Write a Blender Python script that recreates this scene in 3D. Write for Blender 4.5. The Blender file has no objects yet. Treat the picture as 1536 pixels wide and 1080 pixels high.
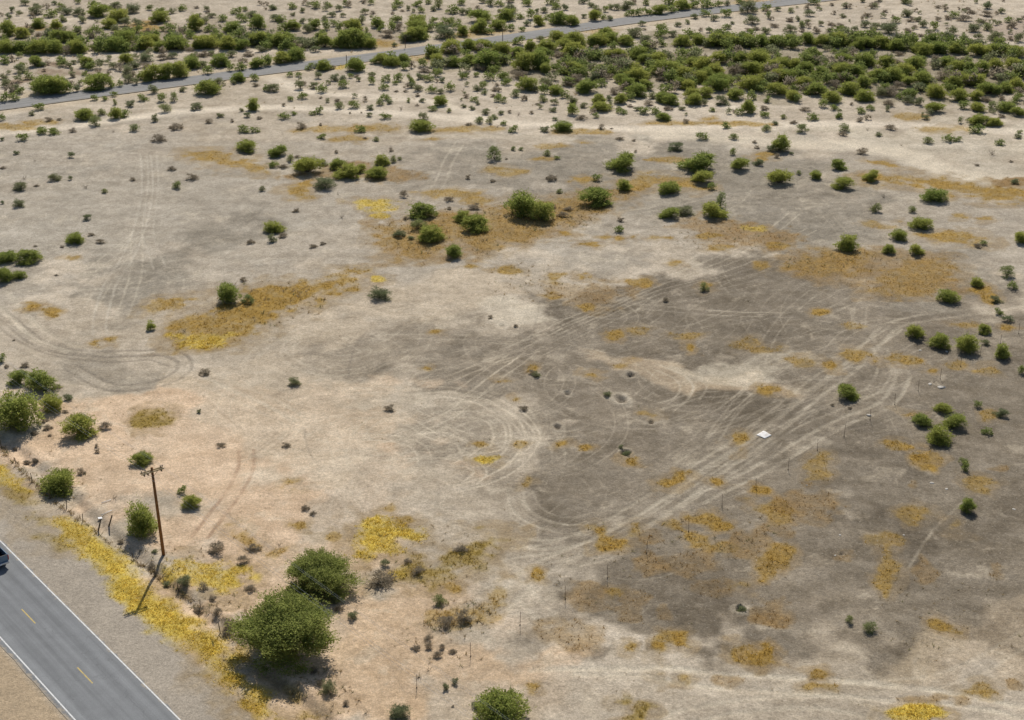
import bpy, math, random
import numpy as np
from mathutils import Vector, Matrix

# ------------------------------------------------------------------ camera, sky, sun, exposure
SC = bpy.context.scene
COL = SC.collection
F, PITCH, CAM_H = 2400.0, math.radians(24.2), 84.0     # focal length in photo pixels (1536 wide), tilt, drone height
cam_d = bpy.data.cameras.new('camera')
cam = bpy.data.objects.new('camera', cam_d); COL.objects.link(cam)
cam_d.sensor_width = 36.0; cam_d.lens = F / 1536 * 36.0
cam_d.clip_start = 1.0; cam_d.clip_end = 20000.0
cam.location = (0, 0, CAM_H); cam.rotation_euler = (math.pi / 2 - PITCH, 0, 0)
SC.camera = cam

SUN_EL, SUN_AZ = math.radians(42.0), math.radians(1.0)   # sun stands ahead of the camera
w = bpy.data.worlds.new('World'); SC.world = w; w.use_nodes = True
wn = w.node_tree
sky = wn.nodes.new('ShaderNodeTexSky'); sky.sky_type = 'NISHITA'; sky.sun_disc = False
sky.sun_elevation = SUN_EL; sky.sun_rotation = SUN_AZ; sky.altitude = 400; sky.dust_density = 1.6
bg = next(n for n in wn.nodes if n.type == 'BACKGROUND')
bg.inputs['Strength'].default_value = 0.08
wn.links.new(sky.outputs[0], bg.inputs[0])
sun_d = bpy.data.lights.new('sun', 'SUN'); sun_d.energy = 4.5; sun_d.angle = math.radians(0.53); sun_d.color = (1.0, 0.95, 0.87)
sun = bpy.data.objects.new('sun', sun_d); COL.objects.link(sun); sun.location = (0, 300, 300)
sun.rotation_euler = (-(math.pi / 2 - SUN_EL), 0, -SUN_AZ)
SC.view_settings.view_transform = 'Standard'; SC.view_settings.look = 'None'
SC.view_settings.exposure = 0.0; SC.view_settings.gamma = 1.0
SC.cycles.max_bounces = 6; SC.cycles.transparent_max_bounces = 4

# ------------------------------------------------------------------ helpers
RNG = np.random.default_rng(7)
random.seed(7)
CP, SP = math.cos(PITCH), math.sin(PITCH)

def at(px, py, z=0.0):
    """the place on the flat (or at height z) that the survey point px, py marks; metres"""
    px = np.asarray(px, float); py = np.asarray(py, float)
    u = (px - 768) / F; v = (540 - py) / F
    t = (CAM_H - z) / (SP - v * CP)
    return np.stack([u * t, (CP + v * SP) * t], -1)

def scale_at(py):
    """photo pixels per metre and downward view angle where the flat lies at row py"""
    v = (540 - py) / F
    t = CAM_H / (SP - v * CP)
    return F / t, math.atan2(SP - v * CP, CP + v * SP)

def lin(c, k=1.0):
    c = np.asarray(c, float) / 255.0
    return np.where(c <= 0.04045, c / 12.92, ((c + 0.055) / 1.055) ** 2.4) * k

def _hash(ix, iy, seed):
    h = (ix.astype(np.int64) * 374761393 + iy.astype(np.int64) * 668265263 + seed * 1274126177) & 0xFFFFFFFF
    h = ((h ^ (h >> 13)) * 1103515245) & 0xFFFFFFFF
    h = (h ^ (h >> 16)) & 0xFFFF
    return h / 65535.0

def vnoise(x, y, seed=0):
    ix = np.floor(x); iy = np.floor(y); fx = x - ix; fy = y - iy
    fx = fx * fx * (3 - 2 * fx); fy = fy * fy * (3 - 2 * fy)
    a = _hash(ix, iy, seed); b = _hash(ix + 1, iy, seed); c = _hash(ix, iy + 1, seed); d = _hash(ix + 1, iy + 1, seed)
    return (a + (b - a) * fx) * (1 - fy) + (c + (d - c) * fx) * fy

def fbm(x, y, s, octv=4, seed=0, gain=0.5):
    x = x / s; y = y / s; t = 0.0; amp = 1.0; tot = 0.0
    for k in range(octv):
        t = t + amp * vnoise(x, y, seed + k * 17); tot += amp; amp *= gain
        x = x * 1.93 * 0.96 - y * 1.93 * 0.28 + 11.3; y = y * 1.99 * 0.96 + x * 0.28 + 5.7
    return t / tot * 2 - 1

def sstep(a, b, x):
    t = np.clip((x - a) / (b - a), 0, 1)
    return t * t * (3 - 2 * t)

def seg_dist(X, Y, pts):
    d = np.full(X.shape, 1e9)
    for (x0, y0), (x1, y1) in zip(pts[:-1], pts[1:]):
        dx, dy = x1 - x0, y1 - y0; L = dx * dx + dy * dy + 1e-12
        t = np.clip(((X - x0) * dx + (Y - y0) * dy) / L, 0, 1)
        d = np.minimum(d, np.hypot(X - x0 - t * dx, Y - y0 - t * dy))
    return d

def poly_sd(X, Y, pts):
    """signed distance, positive inside"""
    d = seg_dist(X, Y, list(pts) + [pts[0]])
    ins = np.zeros(X.shape, bool); n = len(pts)
    for i in range(n):
        x0, y0 = pts[i]; x1, y1 = pts[(i + 1) % n]
        c = ((y0 > Y) != (y1 > Y)) & (X < (x1 - x0) * (Y - y0) / (y1 - y0 + 1e-12) + x0)
        ins ^= c
    return np.where(ins, d, -d)

def spline(pts, n=8):
    pts = [np.asarray(p, float) for p in pts]
    if len(pts) < 3: return np.array(pts)
    P = [2 * pts[0] - pts[1]] + pts + [2 * pts[-1] - pts[-2]]
    out = []
    for i in range(1, len(P) - 2):
        a, b, c, d = P[i - 1:i + 3]
        for k in range(n):
            t = k / n
            out.append(0.5 * (2 * b + (c - a) * t + (2 * a - 5 * b + 4 * c - d) * t * t + (3 * b - a - 3 * c + d) * t ** 3))
    out.append(pts[-1])
    return np.array(out)

def offset(pts, o):
    t = np.gradient(pts, axis=0); t /= np.linalg.norm(t, axis=1)[:, None] + 1e-9
    return pts + np.stack([-t[:, 1], t[:, 0]], -1) * o

def props(o, label=None, cat=None, group=None, kind=None):
    if label: o['label'] = label
    if cat: o['category'] = cat
    if group: o['group'] = group
    if kind: o['kind'] = kind
    return o

def raw_mesh(name, V, faces, mat=None, smooth=False):
    """V (n,3), faces (m,k) array or list of tuples"""
    me = bpy.data.meshes.new(name)
    if isinstance(faces, np.ndarray):
        m, k = faces.shape
        me.vertices.add(len(V)); me.vertices.foreach_set('co', np.asarray(V, np.float32).ravel())
        me.loops.add(m * k); me.loops.foreach_set('vertex_index', faces.astype(np.int32).ravel())
        me.polygons.add(m); me.polygons.foreach_set('loop_start', np.arange(0, m * k, k, dtype=np.int32))
        me.polygons.foreach_set('loop_total', np.full(m, k, np.int32))
        me.update(calc_edges=True)
    else:
        me.from_pydata([tuple(v) for v in V], [], faces); me.update()
    if mat: me.materials.append(mat)
    if smooth: me.polygons.foreach_set('use_smooth', np.ones(len(me.polygons), bool))
    return me

def link(name, me, parent=None, loc=(0, 0, 0), rot=(0, 0, 0), scl=(1, 1, 1)):
    o = bpy.data.objects.new(name, me); COL.objects.link(o)
    o.location = loc; o.rotation_euler = rot; o.scale = scl
    if parent: o.parent = parent
    return o

def empty(name, loc=(0, 0, 0), rot=(0, 0, 0), scl=(1, 1, 1)):
    o = bpy.data.objects.new(name, None); COL.objects.link(o); o.empty_display_size = 0.3
    o.location = loc; o.rotation_euler = rot; o.scale = scl
    return o

class MB:
    def __init__(s): s.v = []; s.f = []
    def quad_box(s, c, d, R=None):
        c = np.asarray(c, float); d = np.asarray(d, float) / 2
        n = len(s.v)
        for sx, sy, sz in ((-1,-1,-1),(1,-1,-1),(1,1,-1),(-1,1,-1),(-1,-1,1),(1,-1,1),(1,1,1),(-1,1,1)):
            p = np.array([sx, sy, sz]) * d
            if R is not None: p = np.array(R @ Vector(p))
            s.v.append(tuple(c + p))
        for f in ((0,3,2,1),(4,5,6,7),(0,1,5,4),(1,2,6,5),(2,3,7,6),(3,0,4,7)): s.f.append(tuple(n + i for i in f))
        return s
    def tube(s, pts, rad, k=6, cap=True):
        pts = [np.asarray(p, float) for p in pts]; n0 = len(s.v)
        for i, p in enumerate(pts):
            t = pts[min(i + 1, len(pts) - 1)] - pts[max(i - 1, 0)]; t /= np.linalg.norm(t) + 1e-9
            a = np.cross(t, (0.31, 0.94, 0.12)); a /= np.linalg.norm(a) + 1e-9; b = np.cross(t, a)
            r = rad[i] if hasattr(rad, '__len__') else rad
            for j in range(k):
                q = 2 * math.pi * j / k
                s.v.append(tuple(p + r * (math.cos(q) * a + math.sin(q) * b)))
        for i in range(len(pts) - 1):
            for j in range(k):
                a0 = n0 + i * k + j; a1 = n0 + i * k + (j + 1) % k
                s.f.append((a0, a1, a1 + k, a0 + k))
        if cap:
            s.f.append(tuple(n0 + j for j in range(k))[::-1]); s.f.append(tuple(n0 + (len(pts) - 1) * k + j for j in range(k)))
        return s
    def mesh(s, name, mat, smooth=False): return raw_mesh(name, s.v, s.f, mat, smooth)

# ------------------------------------------------------------------ materials
def new_mat(name):
    m = bpy.data.materials.new(name); m.use_nodes = True
    nt = m.node_tree; b = next(n for n in nt.nodes if n.type == 'BSDF_PRINCIPLED')
    return m, nt, b

def node(nt, t, **kw):
    n = nt.nodes.new(t)
    for k, v in kw.items(): setattr(n, k, v)
    return n

def noise(nt, vec, sc, det=3.0, rough=0.6):
    n = node(nt, 'ShaderNodeTexNoise'); n.inputs['Scale'].default_value = sc; n.inputs['Detail'].default_value = det
    n.inputs['Roughness'].default_value = rough
    if vec is not None: nt.links.new(vec, n.inputs['Vector'])
    return n.outputs['Fac']

def remap(nt, val, a, b, c, d):
    n = node(nt, 'ShaderNodeMapRange'); n.inputs[1].default_value = a; n.inputs[2].default_value = b
    n.inputs[3].default_value = c; n.inputs[4].default_value = d
    nt.links.new(val, n.inputs[0]); return n.outputs[0]

def mixc(nt, fac, a, b, mode='MIX'):
    n = node(nt, 'ShaderNodeMix', data_type='RGBA', blend_type=mode)
    for i, v in ((0, fac), (6, a), (7, b)):
        if isinstance(v, (int, float)): n.inputs[i].default_value = v
        elif isinstance(v, (tuple, list, np.ndarray)): n.inputs[i].default_value = (*[float(q) for q in v[:3]], 1)
        else: nt.links.new(v, n.inputs[i])
    return n.outputs[2]

def mul(nt, a, b):
    n = node(nt, 'ShaderNodeMath', operation='MULTIPLY')
    for i, v in ((0, a), (1, b)):
        if isinstance(v, (int, float)): n.inputs[i].default_value = v
        else: nt.links.new(v, n.inputs[i])
    return n.outputs[0]

def bump(nt, b, h, strength, dist):
    n = node(nt, 'ShaderNodeBump'); n.inputs['Strength'].default_value = strength; n.inputs['Distance'].default_value = dist
    nt.links.new(h, n.inputs['Height']); nt.links.new(n.outputs[0], b.inputs['Normal'])

def geo_pos(nt): return node(nt, 'ShaderNodeNewGeometry').outputs['Position']

def mat_ground():
    m, nt, b = new_mat('desert_soil')
    p = geo_pos(nt)
    col = node(nt, 'ShaderNodeVertexColor', layer_name='soil').outputs[0]
    n1 = noise(nt, p, 0.33, 5, .65); n2 = noise(nt, p, 1.7, 4, .7); n3 = noise(nt, p, 7.0, 3, .7)
    c = mixc(nt, 1.0, col, remap_rgb(nt, n1, .3, .7, .86, 1.14), 'MULTIPLY')
    c = mixc(nt, 1.0, c, remap_rgb(nt, n2, .25, .75, .80, 1.18), 'MULTIPLY')
    c = mixc(nt, 1.0, c, remap_rgb(nt, n3, .25, .75, .72, 1.26), 'MULTIPLY')
    c = mixc(nt, 1.0, c, remap_rgb(nt, noise(nt, p, 3.6, 4, .8), .28, .72, .70, 1.28), 'MULTIPLY')
    # pebbles and crumbs of dark crust
    sp = noise(nt, p, 3.1, 2, .9)
    c = mixc(nt, mul(nt, remap(nt, sp, .64, .72, 0, 1), .40), c, (.13, .105, .08))
    sp2 = noise(nt, p, 4.3, 1, .9)
    c = mixc(nt, mul(nt, remap(nt, sp2, .66, .74, 0, 1), .35), c, (.52, .46, .38))
    nt.links.new(c, b.inputs['Base Color']); b.inputs['Roughness'].default_value = .95
    b.inputs['Specular IOR Level'].default_value = .15
    bump(nt, b, noise(nt, p, 2.2, 6, .8), .8, .14)
    return m

def remap_rgb(nt, val, a, b, c, d):
    o = remap(nt, val, a, b, c, d)
    n = node(nt, 'ShaderNodeCombineColor')
    for i in range(3): nt.links.new(o, n.inputs[i])
    return n.outputs[0]

def mat_plain(name, c, rough=.8, var=.15, sc=6.0, metal=0.0, spec=.3, dark=None, dsc=2.0):
    m, nt, b = new_mat(name)
    tc = node(nt, 'ShaderNodeTexCoord').outputs['Object']
    base = mixc(nt, 1.0, tuple(c), remap_rgb(nt, noise(nt, tc, sc, 4), .25, .75, 1 - var, 1 + var), 'MULTIPLY')
    if dark is not None: base = mixc(nt, remap(nt, noise(nt, tc, dsc, 3), .5, .7, 0, .8), base, tuple(dark))
    nt.links.new(base, b.inputs['Base Color'])
    b.inputs['Roughness'].default_value = rough; b.inputs['Metallic'].default_value = metal
    b.inputs['Specular IOR Level'].default_value = spec
    return m

def mat_leaf(name, c1, c2, c3, trans=.35):
    """c1..c3: the hues that plants of this kind show, picked plant by plant, leaf by leaf"""
    m, nt, b = new_mat(name)
    nt.nodes.remove(b)
    out = next(n for n in nt.nodes if n.type == 'OUTPUT_MATERIAL')
    oi = node(nt, 'ShaderNodeObjectInfo').outputs['Random']
    a = node(nt, 'ShaderNodeAttribute', attribute_name='leafvar').outputs['Fac']
    c = mixc(nt, oi, tuple(c1), tuple(c2))
    c = mixc(nt, remap(nt, a, 0, 1, 0, .6), c, tuple(c3))
    d = node(nt, 'ShaderNodeBsdfDiffuse'); t = node(nt, 'ShaderNodeBsdfTranslucent'); mx = node(nt, 'ShaderNodeMixShader')
    mx.inputs[0].default_value = trans
    nt.links.new(c, d.inputs[0]); nt.links.new(c, t.inputs[0])
    nt.links.new(d.outputs[0], mx.inputs[1]); nt.links.new(t.outputs[0], mx.inputs[2])
    nt.links.new(mx.outputs[0], out.inputs[0])
    return m

def mat_grass(name):
    m, nt, b = new_mat(name); nt.nodes.remove(b)
    out = next(n for n in nt.nodes if n.type == 'OUTPUT_MATERIAL')
    c = node(nt, 'ShaderNodeVertexColor', layer_name='straw').outputs[0]
    d = node(nt, 'ShaderNodeBsdfDiffuse'); t = node(nt, 'ShaderNodeBsdfTranslucent'); mx = node(nt, 'ShaderNodeMixShader')
    mx.inputs[0].default_value = .55
    nt.links.new(c, d.inputs[0]); nt.links.new(c, t.inputs[0])
    nt.links.new(d.outputs[0], mx.inputs[1]); nt.links.new(t.outputs[0], mx.inputs[2])
    nt.links.new(mx.outputs[0], out.inputs[0])
    return m

def mat_asphalt(name, mid, half, tone=(.205, .211, .214)):
    m, nt, b = new_mat(name)
    uv = node(nt, 'ShaderNodeUVMap', uv_map='lane').outputs[0]     # x across the road, y along it, metres
    sep = node(nt, 'ShaderNodeSeparateXYZ'); nt.links.new(uv, sep.inputs[0])
    p = geo_pos(nt)
    c = mixc(nt, 1.0, tone, remap_rgb(nt, noise(nt, p, .6, 4), .3, .7, .92, 1.08), 'MULTIPLY')
    c = mixc(nt, 1.0, c, remap_rgb(nt, noise(nt, p, 9, 3, .8), .25, .75, .86, 1.14), 'MULTIPLY')
    # streaks along the lanes: polished wheel paths and oil line
    st = node(nt, 'ShaderNodeMapping'); st.inputs['Scale'].default_value = (1.0, .02, 1); nt.links.new(uv, st.inputs[0])
    c = mixc(nt, 1.0, c, remap_rgb(nt, noise(nt, st.outputs[0], 1.3, 4, .6), .3, .7, .82, 1.18), 'MULTIPLY')
    # sand blown over the crumbling edges, tar-sealed cracks
    ab = node(nt, 'ShaderNodeMath', operation='SUBTRACT'); nt.links.new(sep.outputs[0], ab.inputs[0]); ab.inputs[1].default_value = mid
    ab2 = node(nt, 'ShaderNodeMath', operation='ABSOLUTE'); nt.links.new(ab.outputs[0], ab2.inputs[0])
    ad_ = node(nt, 'ShaderNodeMath', operation='ADD'); nt.links.new(ab2.outputs[0], ad_.inputs[0]); nt.links.new(remap(nt, noise(nt, p, 1.1, 5, .7), .3, .7, -.35, .35), ad_.inputs[1])
    c = mixc(nt, remap(nt, ad_.outputs[0], half - .35, half + .02, 0, .85), c, (.40, .335, .25))
    vo = node(nt, 'ShaderNodeTexVoronoi', feature='DISTANCE_TO_EDGE'); vo.inputs['Scale'].default_value = .16
    wv = node(nt, 'ShaderNodeVectorMath', operation='ADD'); nt.links.new(p, wv.inputs[0])
    nz = node(nt, 'ShaderNodeTexNoise'); nz.inputs['Scale'].default_value = .7; nt.links.new(p, nz.inputs['Vector'])
    vs = node(nt, 'ShaderNodeVectorMath', operation='SCALE'); vs.inputs['Scale'].default_value = 2.4; nt.links.new(nz.outputs['Color'], vs.inputs[0]); nt.links.new(vs.outputs[0], wv.inputs[1])
    nt.links.new(wv.outputs[0], vo.inputs['Vector'])
    c = mixc(nt, remap(nt, vo.outputs[0], .003, .008, .18, 0), c, (.07, .07, .07))
    nt.links.new(c, b.inputs['Base Color']); b.inputs['Roughness'].default_value = .9; b.inputs['Specular IOR Level'].default_value = .12
    bump(nt, b, noise(nt, p, 14, 3, .8), .3, .02)
    return m

def mat_paint(name, c):
    m, nt, b = new_mat(name)
    p = geo_pos(nt)
    c2 = mixc(nt, remap(nt, noise(nt, p, 2.5, 5, .75), .50, .72, 0, .8), tuple(c), (.2, .2, .19))
    nt.links.new(c2, b.inputs['Base Color']); b.inputs['Roughness'].default_value = .8
    return m

M = dict(
    ground=mat_ground(), asphalt=mat_asphalt('worn_asphalt', 3.63, 3.85), far_asphalt=mat_asphalt('far_asphalt', 0.0, 3.45, (.245, .238, .226)),
    sheet=mat_plain('soiled_white_sheet', (.78, .76, .73), .8, .10, 4, dark=(.50, .43, .35), dsc=2.2),
    white_paint=mat_paint('white_road_paint', (.66, .66, .64)), yellow_paint=mat_paint('yellow_road_paint', (.50, .37, .11)),
    leaf_g=mat_leaf('mesquite_leaf', (.235, .310, .085), (.410, .430, .110), (.500, .490, .140), .5),
    leaf_far=mat_leaf('wash_thicket_leaf', (.195, .255, .080), (.215, .270, .085), (.370, .380, .125), .5),
    leaf_t=mat_leaf('mesquite_leaf_dense', (.290, .335, .095), (.310, .350, .105), (.440, .440, .150), .5),
    leaf_d=mat_leaf('creosote_leaf', (.180, .225, .120), (.270, .280, .150), (.340, .330, .180), .5),
    leaf_s=mat_leaf('palo_verde_twig', (.200, .255, .100), (.280, .305, .125), (.360, .360, .150), .5),
    leaf_b=mat_leaf('dry_brush', (.250, .215, .165), (.340, .290, .215), (.400, .340, .240), .5),
    bark=mat_plain('grey_bark', (.12, .095, .07), .9, .3, 4),
    straw=mat_grass('dry_straw'), weed=mat_grass('dry_weed'),
    pole=mat_plain('pole_wood', (.25, .115, .038), .8, .25, 3, dark=(.14, .065, .025), dsc=1.2),
    arm=mat_plain('weathered_arm_wood', (.42, .33, .20), .8, .25, 5),
    insul=mat_plain('brown_porcelain', (.055, .035, .022), .3, .1, 5, spec=.5),
    wire=mat_plain('aluminium_wire', (.55, .55, .54), .4, .05, 5, metal=.7),
    steel=mat_plain('rusty_steel', (.115, .075, .05), .75, .3, 6, dark=(.07, .045, .03)),
    fencewire=mat_plain('fence_wire', (.30, .28, .26), .6, .1, 5, metal=.5),
    post=mat_plain('old_post_wood', (.10, .075, .05), .9, .3, 6),
    white=mat_plain('white_board_face', (.80, .79, .77), .6, .04, 3),
    rock=mat_plain('pale_stone', (.50, .46, .40), .9, .2, 5),
    car=mat_plain('blue_grey_car_paint', (.16, .23, .31), .28, .03, 3, metal=.55, spec=.5),
    glass=mat_plain('dark_car_glass', (.012, .014, .016), .06, .02, 3, spec=.6),
    rubber=mat_plain('tyre_rubber', (.022, .022, .022), .85, .1, 8),
    chrome=mat_plain('bright_trim', (.60, .60, .60), .25, .02, 3, metal=1.0),
    black=mat_plain('black_plastic', (.02, .02, .022), .55, .05, 6),
    red=mat_plain('red_lens', (.35, .015, .012), .2, .05, 6, spec=.6),
)
# ------------------------------------------------------------------ survey of the flat: roads
# near highway: edge lines and dashes read off at points along it
R0, R1 = at(0, 811), at(268, 1078)
L0, L1 = at(0, 956), at(111, 1078)
RD = (R0 - R1) / np.linalg.norm(R0 - R1)                       # runs away from the camera, up the valley
RN = np.array([RD[1], -RD[0]])                                  # to the field side
WID = float(-((L0 + L1) / 2 - (R0 + R1) / 2) @ RN)              # edge line to edge line
def road_pt(a, c, z=0.0):
    """a metres along the near highway, c metres to the field side of its right edge line"""
    q = R0 + RD * a + RN * c
    return np.array([q[0], q[1], z])
def road_c(X, Y): return (X - R0[0]) * RN[0] + (Y - R0[1]) * RN[1]
FAR = spline([at(*p) for p in ((-420, 212), (-200, 185), (0, 158.5), (200, 132), (400, 105.5), (600, 80), (800, 52), (956, 29), (1200, 1), (1420, -22), (1700, -50))], 6)
FAR_W = 7.0

# ---- patches of dry grass, surveyed: polygons or ovals; tone g golden, y yellow, o olive gold, b brown; strength
def T(x0, y0, s, pts): return [(x0 + a / s, y0 + b / s) for a, b in pts]
PATCH = []
def poly(tone, st, pts): PATCH.append((tone, st, 'p', [tuple(at(*p)) for p in pts]))
def ov(tone, st, *ells):
    for (x, y, rx, ry) in ells:
        n = 12
        PATCH.append((tone, st, 'p', [tuple(at(x + rx * math.cos(2 * math.pi * k / n), y + ry * math.sin(2 * math.pi * k / n))) for k in range(n)]))
poly('y', 1.3, T(0, 680, 2.7, [(200,280),(240,252),(300,258),(370,325),(460,395),(560,475),(650,555),(760,655),(880,735),(955,820),(985,900),(1010,930),(960,960),(900,920),(790,815),(680,725),(580,640),(500,590),(430,520),(370,450),(310,380)]))
poly('y', .9, T(300, 940, 6.98, [(0,60),(180,40),(330,230),(440,450),(720,640),(775,800),(740,985),(640,990),(560,800),(420,640),(300,330),(100,300)]))
poly('g', .6, T(300, 940, 6.98, [(0,380),(150,520),(400,640),(600,820),(680,985),(600,985),(420,760),(250,640),(0,450)]))
poly('y', 1.0, T(0, 640, 6, [(0,325),(100,375),(200,480),(255,565),(180,565),(100,520),(0,500)]))
poly('o', .55, T(0, 640, 6, [(0,510),(150,560),(330,720),(470,900),(560,1080),(500,1080),(380,900),(250,760),(120,640),(0,560)]))
poly('y', 1.0, [(255,850),(290,838),(345,845),(368,868),(352,895),(300,890),(262,872)])
poly('g', .7, [(345,792),(365,800),(420,830),(410,838),(370,820)])
poly('o', .5, T(300, 940, 6.98, [(930,580),(1060,680),(1100,800),(1240,880),(1340,977),(1090,977),(1050,820)]))
poly('g', 1.1, [(255,500),(270,480),(310,465),(330,452),(400,432),(450,425),(500,412),(548,405),(552,416),(500,440),(440,462),(400,478),(370,500),(330,517),(280,521),(262,510)])
poly('y', .8, [(255,503),(300,500),(350,500),(330,517),(280,521)])
poly('g', 1.0, [(210,465),(240,448),(285,440),(298,442),(270,460),(235,470)])
poly('y', .9, [(555,413),(578,410),(576,425),(555,424)])
poly('g', .85, [(278,224),(320,224),(350,233),(380,242),(402,246),(400,262),(370,255),(330,245),(290,235)])
poly('g', .9, [(420,286),(450,275),(468,270),(466,297),(445,298)])
poly('b', .8, [(470,250),(500,245),(560,240),(575,250),(620,252),(645,258),(640,268),(610,274),(560,272),(470,268),(420,266)])
poly('y', .8, [(525,302),(560,299),(600,306),(590,318),(562,320)])
ov('y', .9, (575,325,14,5)); ov('b', .6, (562,334,20,5))
poly('g', .8, [(625,290),(680,287),(722,292),(710,300),(650,298)]); ov('g', .7, (716,304,24,5))
poly('g', .85, [(575,340),(620,338),(660,325),(700,320),(740,318),(770,305),(830,300),(870,298),(880,290),(940,278),(960,285),(950,295),(900,318),(860,330),(830,345),(800,360),(765,368),(760,380),(720,380),(700,378),(690,368),(650,378),(640,390),(600,392),(590,380),(570,368),(560,360)])
poly('b', .5, [(560,335),(640,318),(740,312),(840,290),(960,275),(965,290),(880,335),(800,372),(720,390),(600,398),(555,370)])
ov('g', .9, (710,402,14,3), (763,408,20,8), (877,272,22,6), (1000,241,32,4), (1147,235,15,8))
poly('g', .8, [(920,276),(950,266),(1000,262),(1030,268),(1062,280),(1040,286),(990,280),(950,290)])
poly('b', .9, [(990,336),(1060,325),(1110,330),(1160,340),(1200,352),(1190,370),(1150,376),(1080,374),(1040,352)])
poly('y', .7, [(1090,340),(1140,336),(1160,346),(1120,350)])
ov('g', 1.0, (847,351,10,3), (882,367,11,4), (904,357,12,4), (926,359,10,4), (952,357,9,3), (990,357,17,3), (1081,374,17,6), (1060,355,16,4), (1165,369,20,5), (1138,402,16,6), (956,424,20,6), (834,418,12,9), (873,416,11,5), (836,446,14,6), (1013,396,10,4), (1056,430,6,7))
poly('b', .6, [(820,430),(900,418),(945,438),(905,472),(845,465)])
poly('g', .9, [(1165,396),(1215,385),(1230,377),(1290,376),(1312,385),(1290,410),(1250,415),(1210,413),(1180,408)])
poly('g', .85, [(1295,436),(1330,430),(1310,420),(1310,410),(1340,395),(1390,387),(1432,392),(1430,420),(1400,440),(1360,444)])
poly('b', .5, [(1160,380),(1300,372),(1440,385),(1440,440),(1300,445),(1180,415)])
poly('g', 1.0, [(1285,264),(1330,261),(1380,264),(1440,274),(1480,279),(1545,288),(1545,305),(1480,303),(1440,295),(1400,280),(1350,275),(1300,272)])
poly('g', .9, [(1298,241),(1330,243),(1356,252),(1330,250)]); poly('b', .9, [(1488,270),(1545,267),(1545,281),(1495,279)])
poly('g', .9, [(1372,351),(1420,345),(1470,350),(1487,362),(1450,370),(1410,366),(1380,358)])
ov('g', .7, (1305,338,16,4), (1330,342,14,3), (1352,333,8,3), (1432,323,12,4), (1480,327,10,3))
ov('g', .7, (1365,174,30,5), (1417,194,42,5), (1021,186,60,4), (1112,187,50,4), (1063,178,12,2), (875,199,50,4), (504,195,60,5), (694,195,60,5), (561,193,40,6), (823,221,25,4), (810,241,15,3), (875,218,8,2), (759,260,32,7), (645,209,20,3), (525,209,30,4))
ov('g', .8, (216,39,26,8), (18,191,36,5), (60,184,30,4), (52,43,20,3), (580,65,20,6), (626,86,20,5), (700,53,30,6), (733,48,30,4), (878,45,50,4), (1136,3,40,3)); ov('y', 1.0, (512,101,9,4))
ov('g', 1.0, (52,460,14,7), (78,467,15,7), (138,515,9,4), (168,508,7,4), (105,388,10,3)); ov('o', 1.1, (229,628,33,13))
ov('g', .9, (656,498,6,3), (642,556,8,4), (759,574,10,3), (723,669,8,4), (775,664,7,4), (775,604,6,3), (803,553,8,4)); ov('y', 1.0, (736,687,17,6))
ov('g', 1.0, (878,463,20,7), (920,502,14,6), (1037,518,8,4), (952,534,8,4), (888,565,9,4), (1147,586,20,6), (843,667,10,6), (881,675,6,3), (953,692,8,5), (1104,658,9,8), (1108,675,7,4))
ov('g', .6, (956,497,16,6), (1024,501,25,5), (1115,515,17,10), (1151,528,25,6), (1190,544,15,7), (930,549,8,6), (975,622,15,4))
ov('g', 1.0, (1227,473,12,5), (1240,549,13,7), (1363,542,30,8), (1402,558,12,4), (1308,545,6,4), (1386,690,20,14), (1344,671,18,7), (1511,493,14,5), (1485,448,12,9), (1470,437,16,5))
ov('g', .65, (1279,488,15,4), (1204,546,20,9), (1282,534,26,10), (1441,550,18,7), (1482,556,22,5), (1488,622,14,8), (1448,487,22,4), (1362,623,15,4))
poly('y', 1.05, T(400, 680, 2.7, [(335,380),(375,285),(440,245),(500,268),(560,298),(650,298),(645,345),(560,348),(520,352),(505,405),(420,420)]))
poly('o', 1.05, T(400, 680, 2.7, [(455,475),(520,438),(580,440),(650,450),(680,410),(740,378),(820,368),(850,328),(930,318),(995,350),(960,388),(900,402),(892,462),(830,478),(760,462),(700,492),(640,525),(560,512)]))
poly('y', .6, T(400, 680, 2.7, [(490,440),(580,440),(560,490),(490,480)]))
ov('g', .9, *[(400 + a / 2.7, 680 + b / 2.7, c / 2.7, d / 2.7) for a, b, c, d in ((568,265,32,18),(755,540,32,18),(130,290,32,18),(1060,935,25,15))])
ov('g', .5, *[(400 + a / 2.7, 680 + b / 2.7, c / 2.7, d / 2.7) for a, b, c, d in ((890,640,40,40),(935,570,50,45),(1058,110,30,30),(270,330,30,25),(90,115,35,15),(500,215,30,14),(800,650,80,40),(700,650,50,25))])
def O(*e): return [(800 + a / 2.7, 680 + b / 2.7, c / 2.7, d / 2.7) for a, b, c, d in e]
poly('g', 1.0, T(800, 680, 2.7, [(470,132),(520,95),(600,58),(645,68),(622,102),(560,128)]))
poly('g', 1.05, T(800, 680, 2.7, [(240,300),(330,345),(420,295),(435,318),(370,392),(290,390)]))
poly('g', 1.0, T(800, 680, 2.7, [(610,258),(720,238),(795,290),(740,312),(640,272)]))
poly('g', .9, T(800, 680, 2.7, [(605,305),(725,330),(722,395),(640,372)]))
poly('g', 1.05, T(800, 680, 2.7, [(495,760),(535,708),(635,718),(635,785),(565,772),(552,845),(508,815)]))
ov('g', 1.0, *O((415,35,27,14),(765,115,32,16),(870,175,40,15),(940,135,32,15),(890,815,85,42),(400,780,36,18),(330,570,30,22),(30,500,35,25)))
ov('g', .65, *O((540,290,55,20),(780,380,55,22),(960,420,65,52),(940,500,52,32),(640,890,42,10),(540,880,26,15),(840,530,60,20)))
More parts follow.
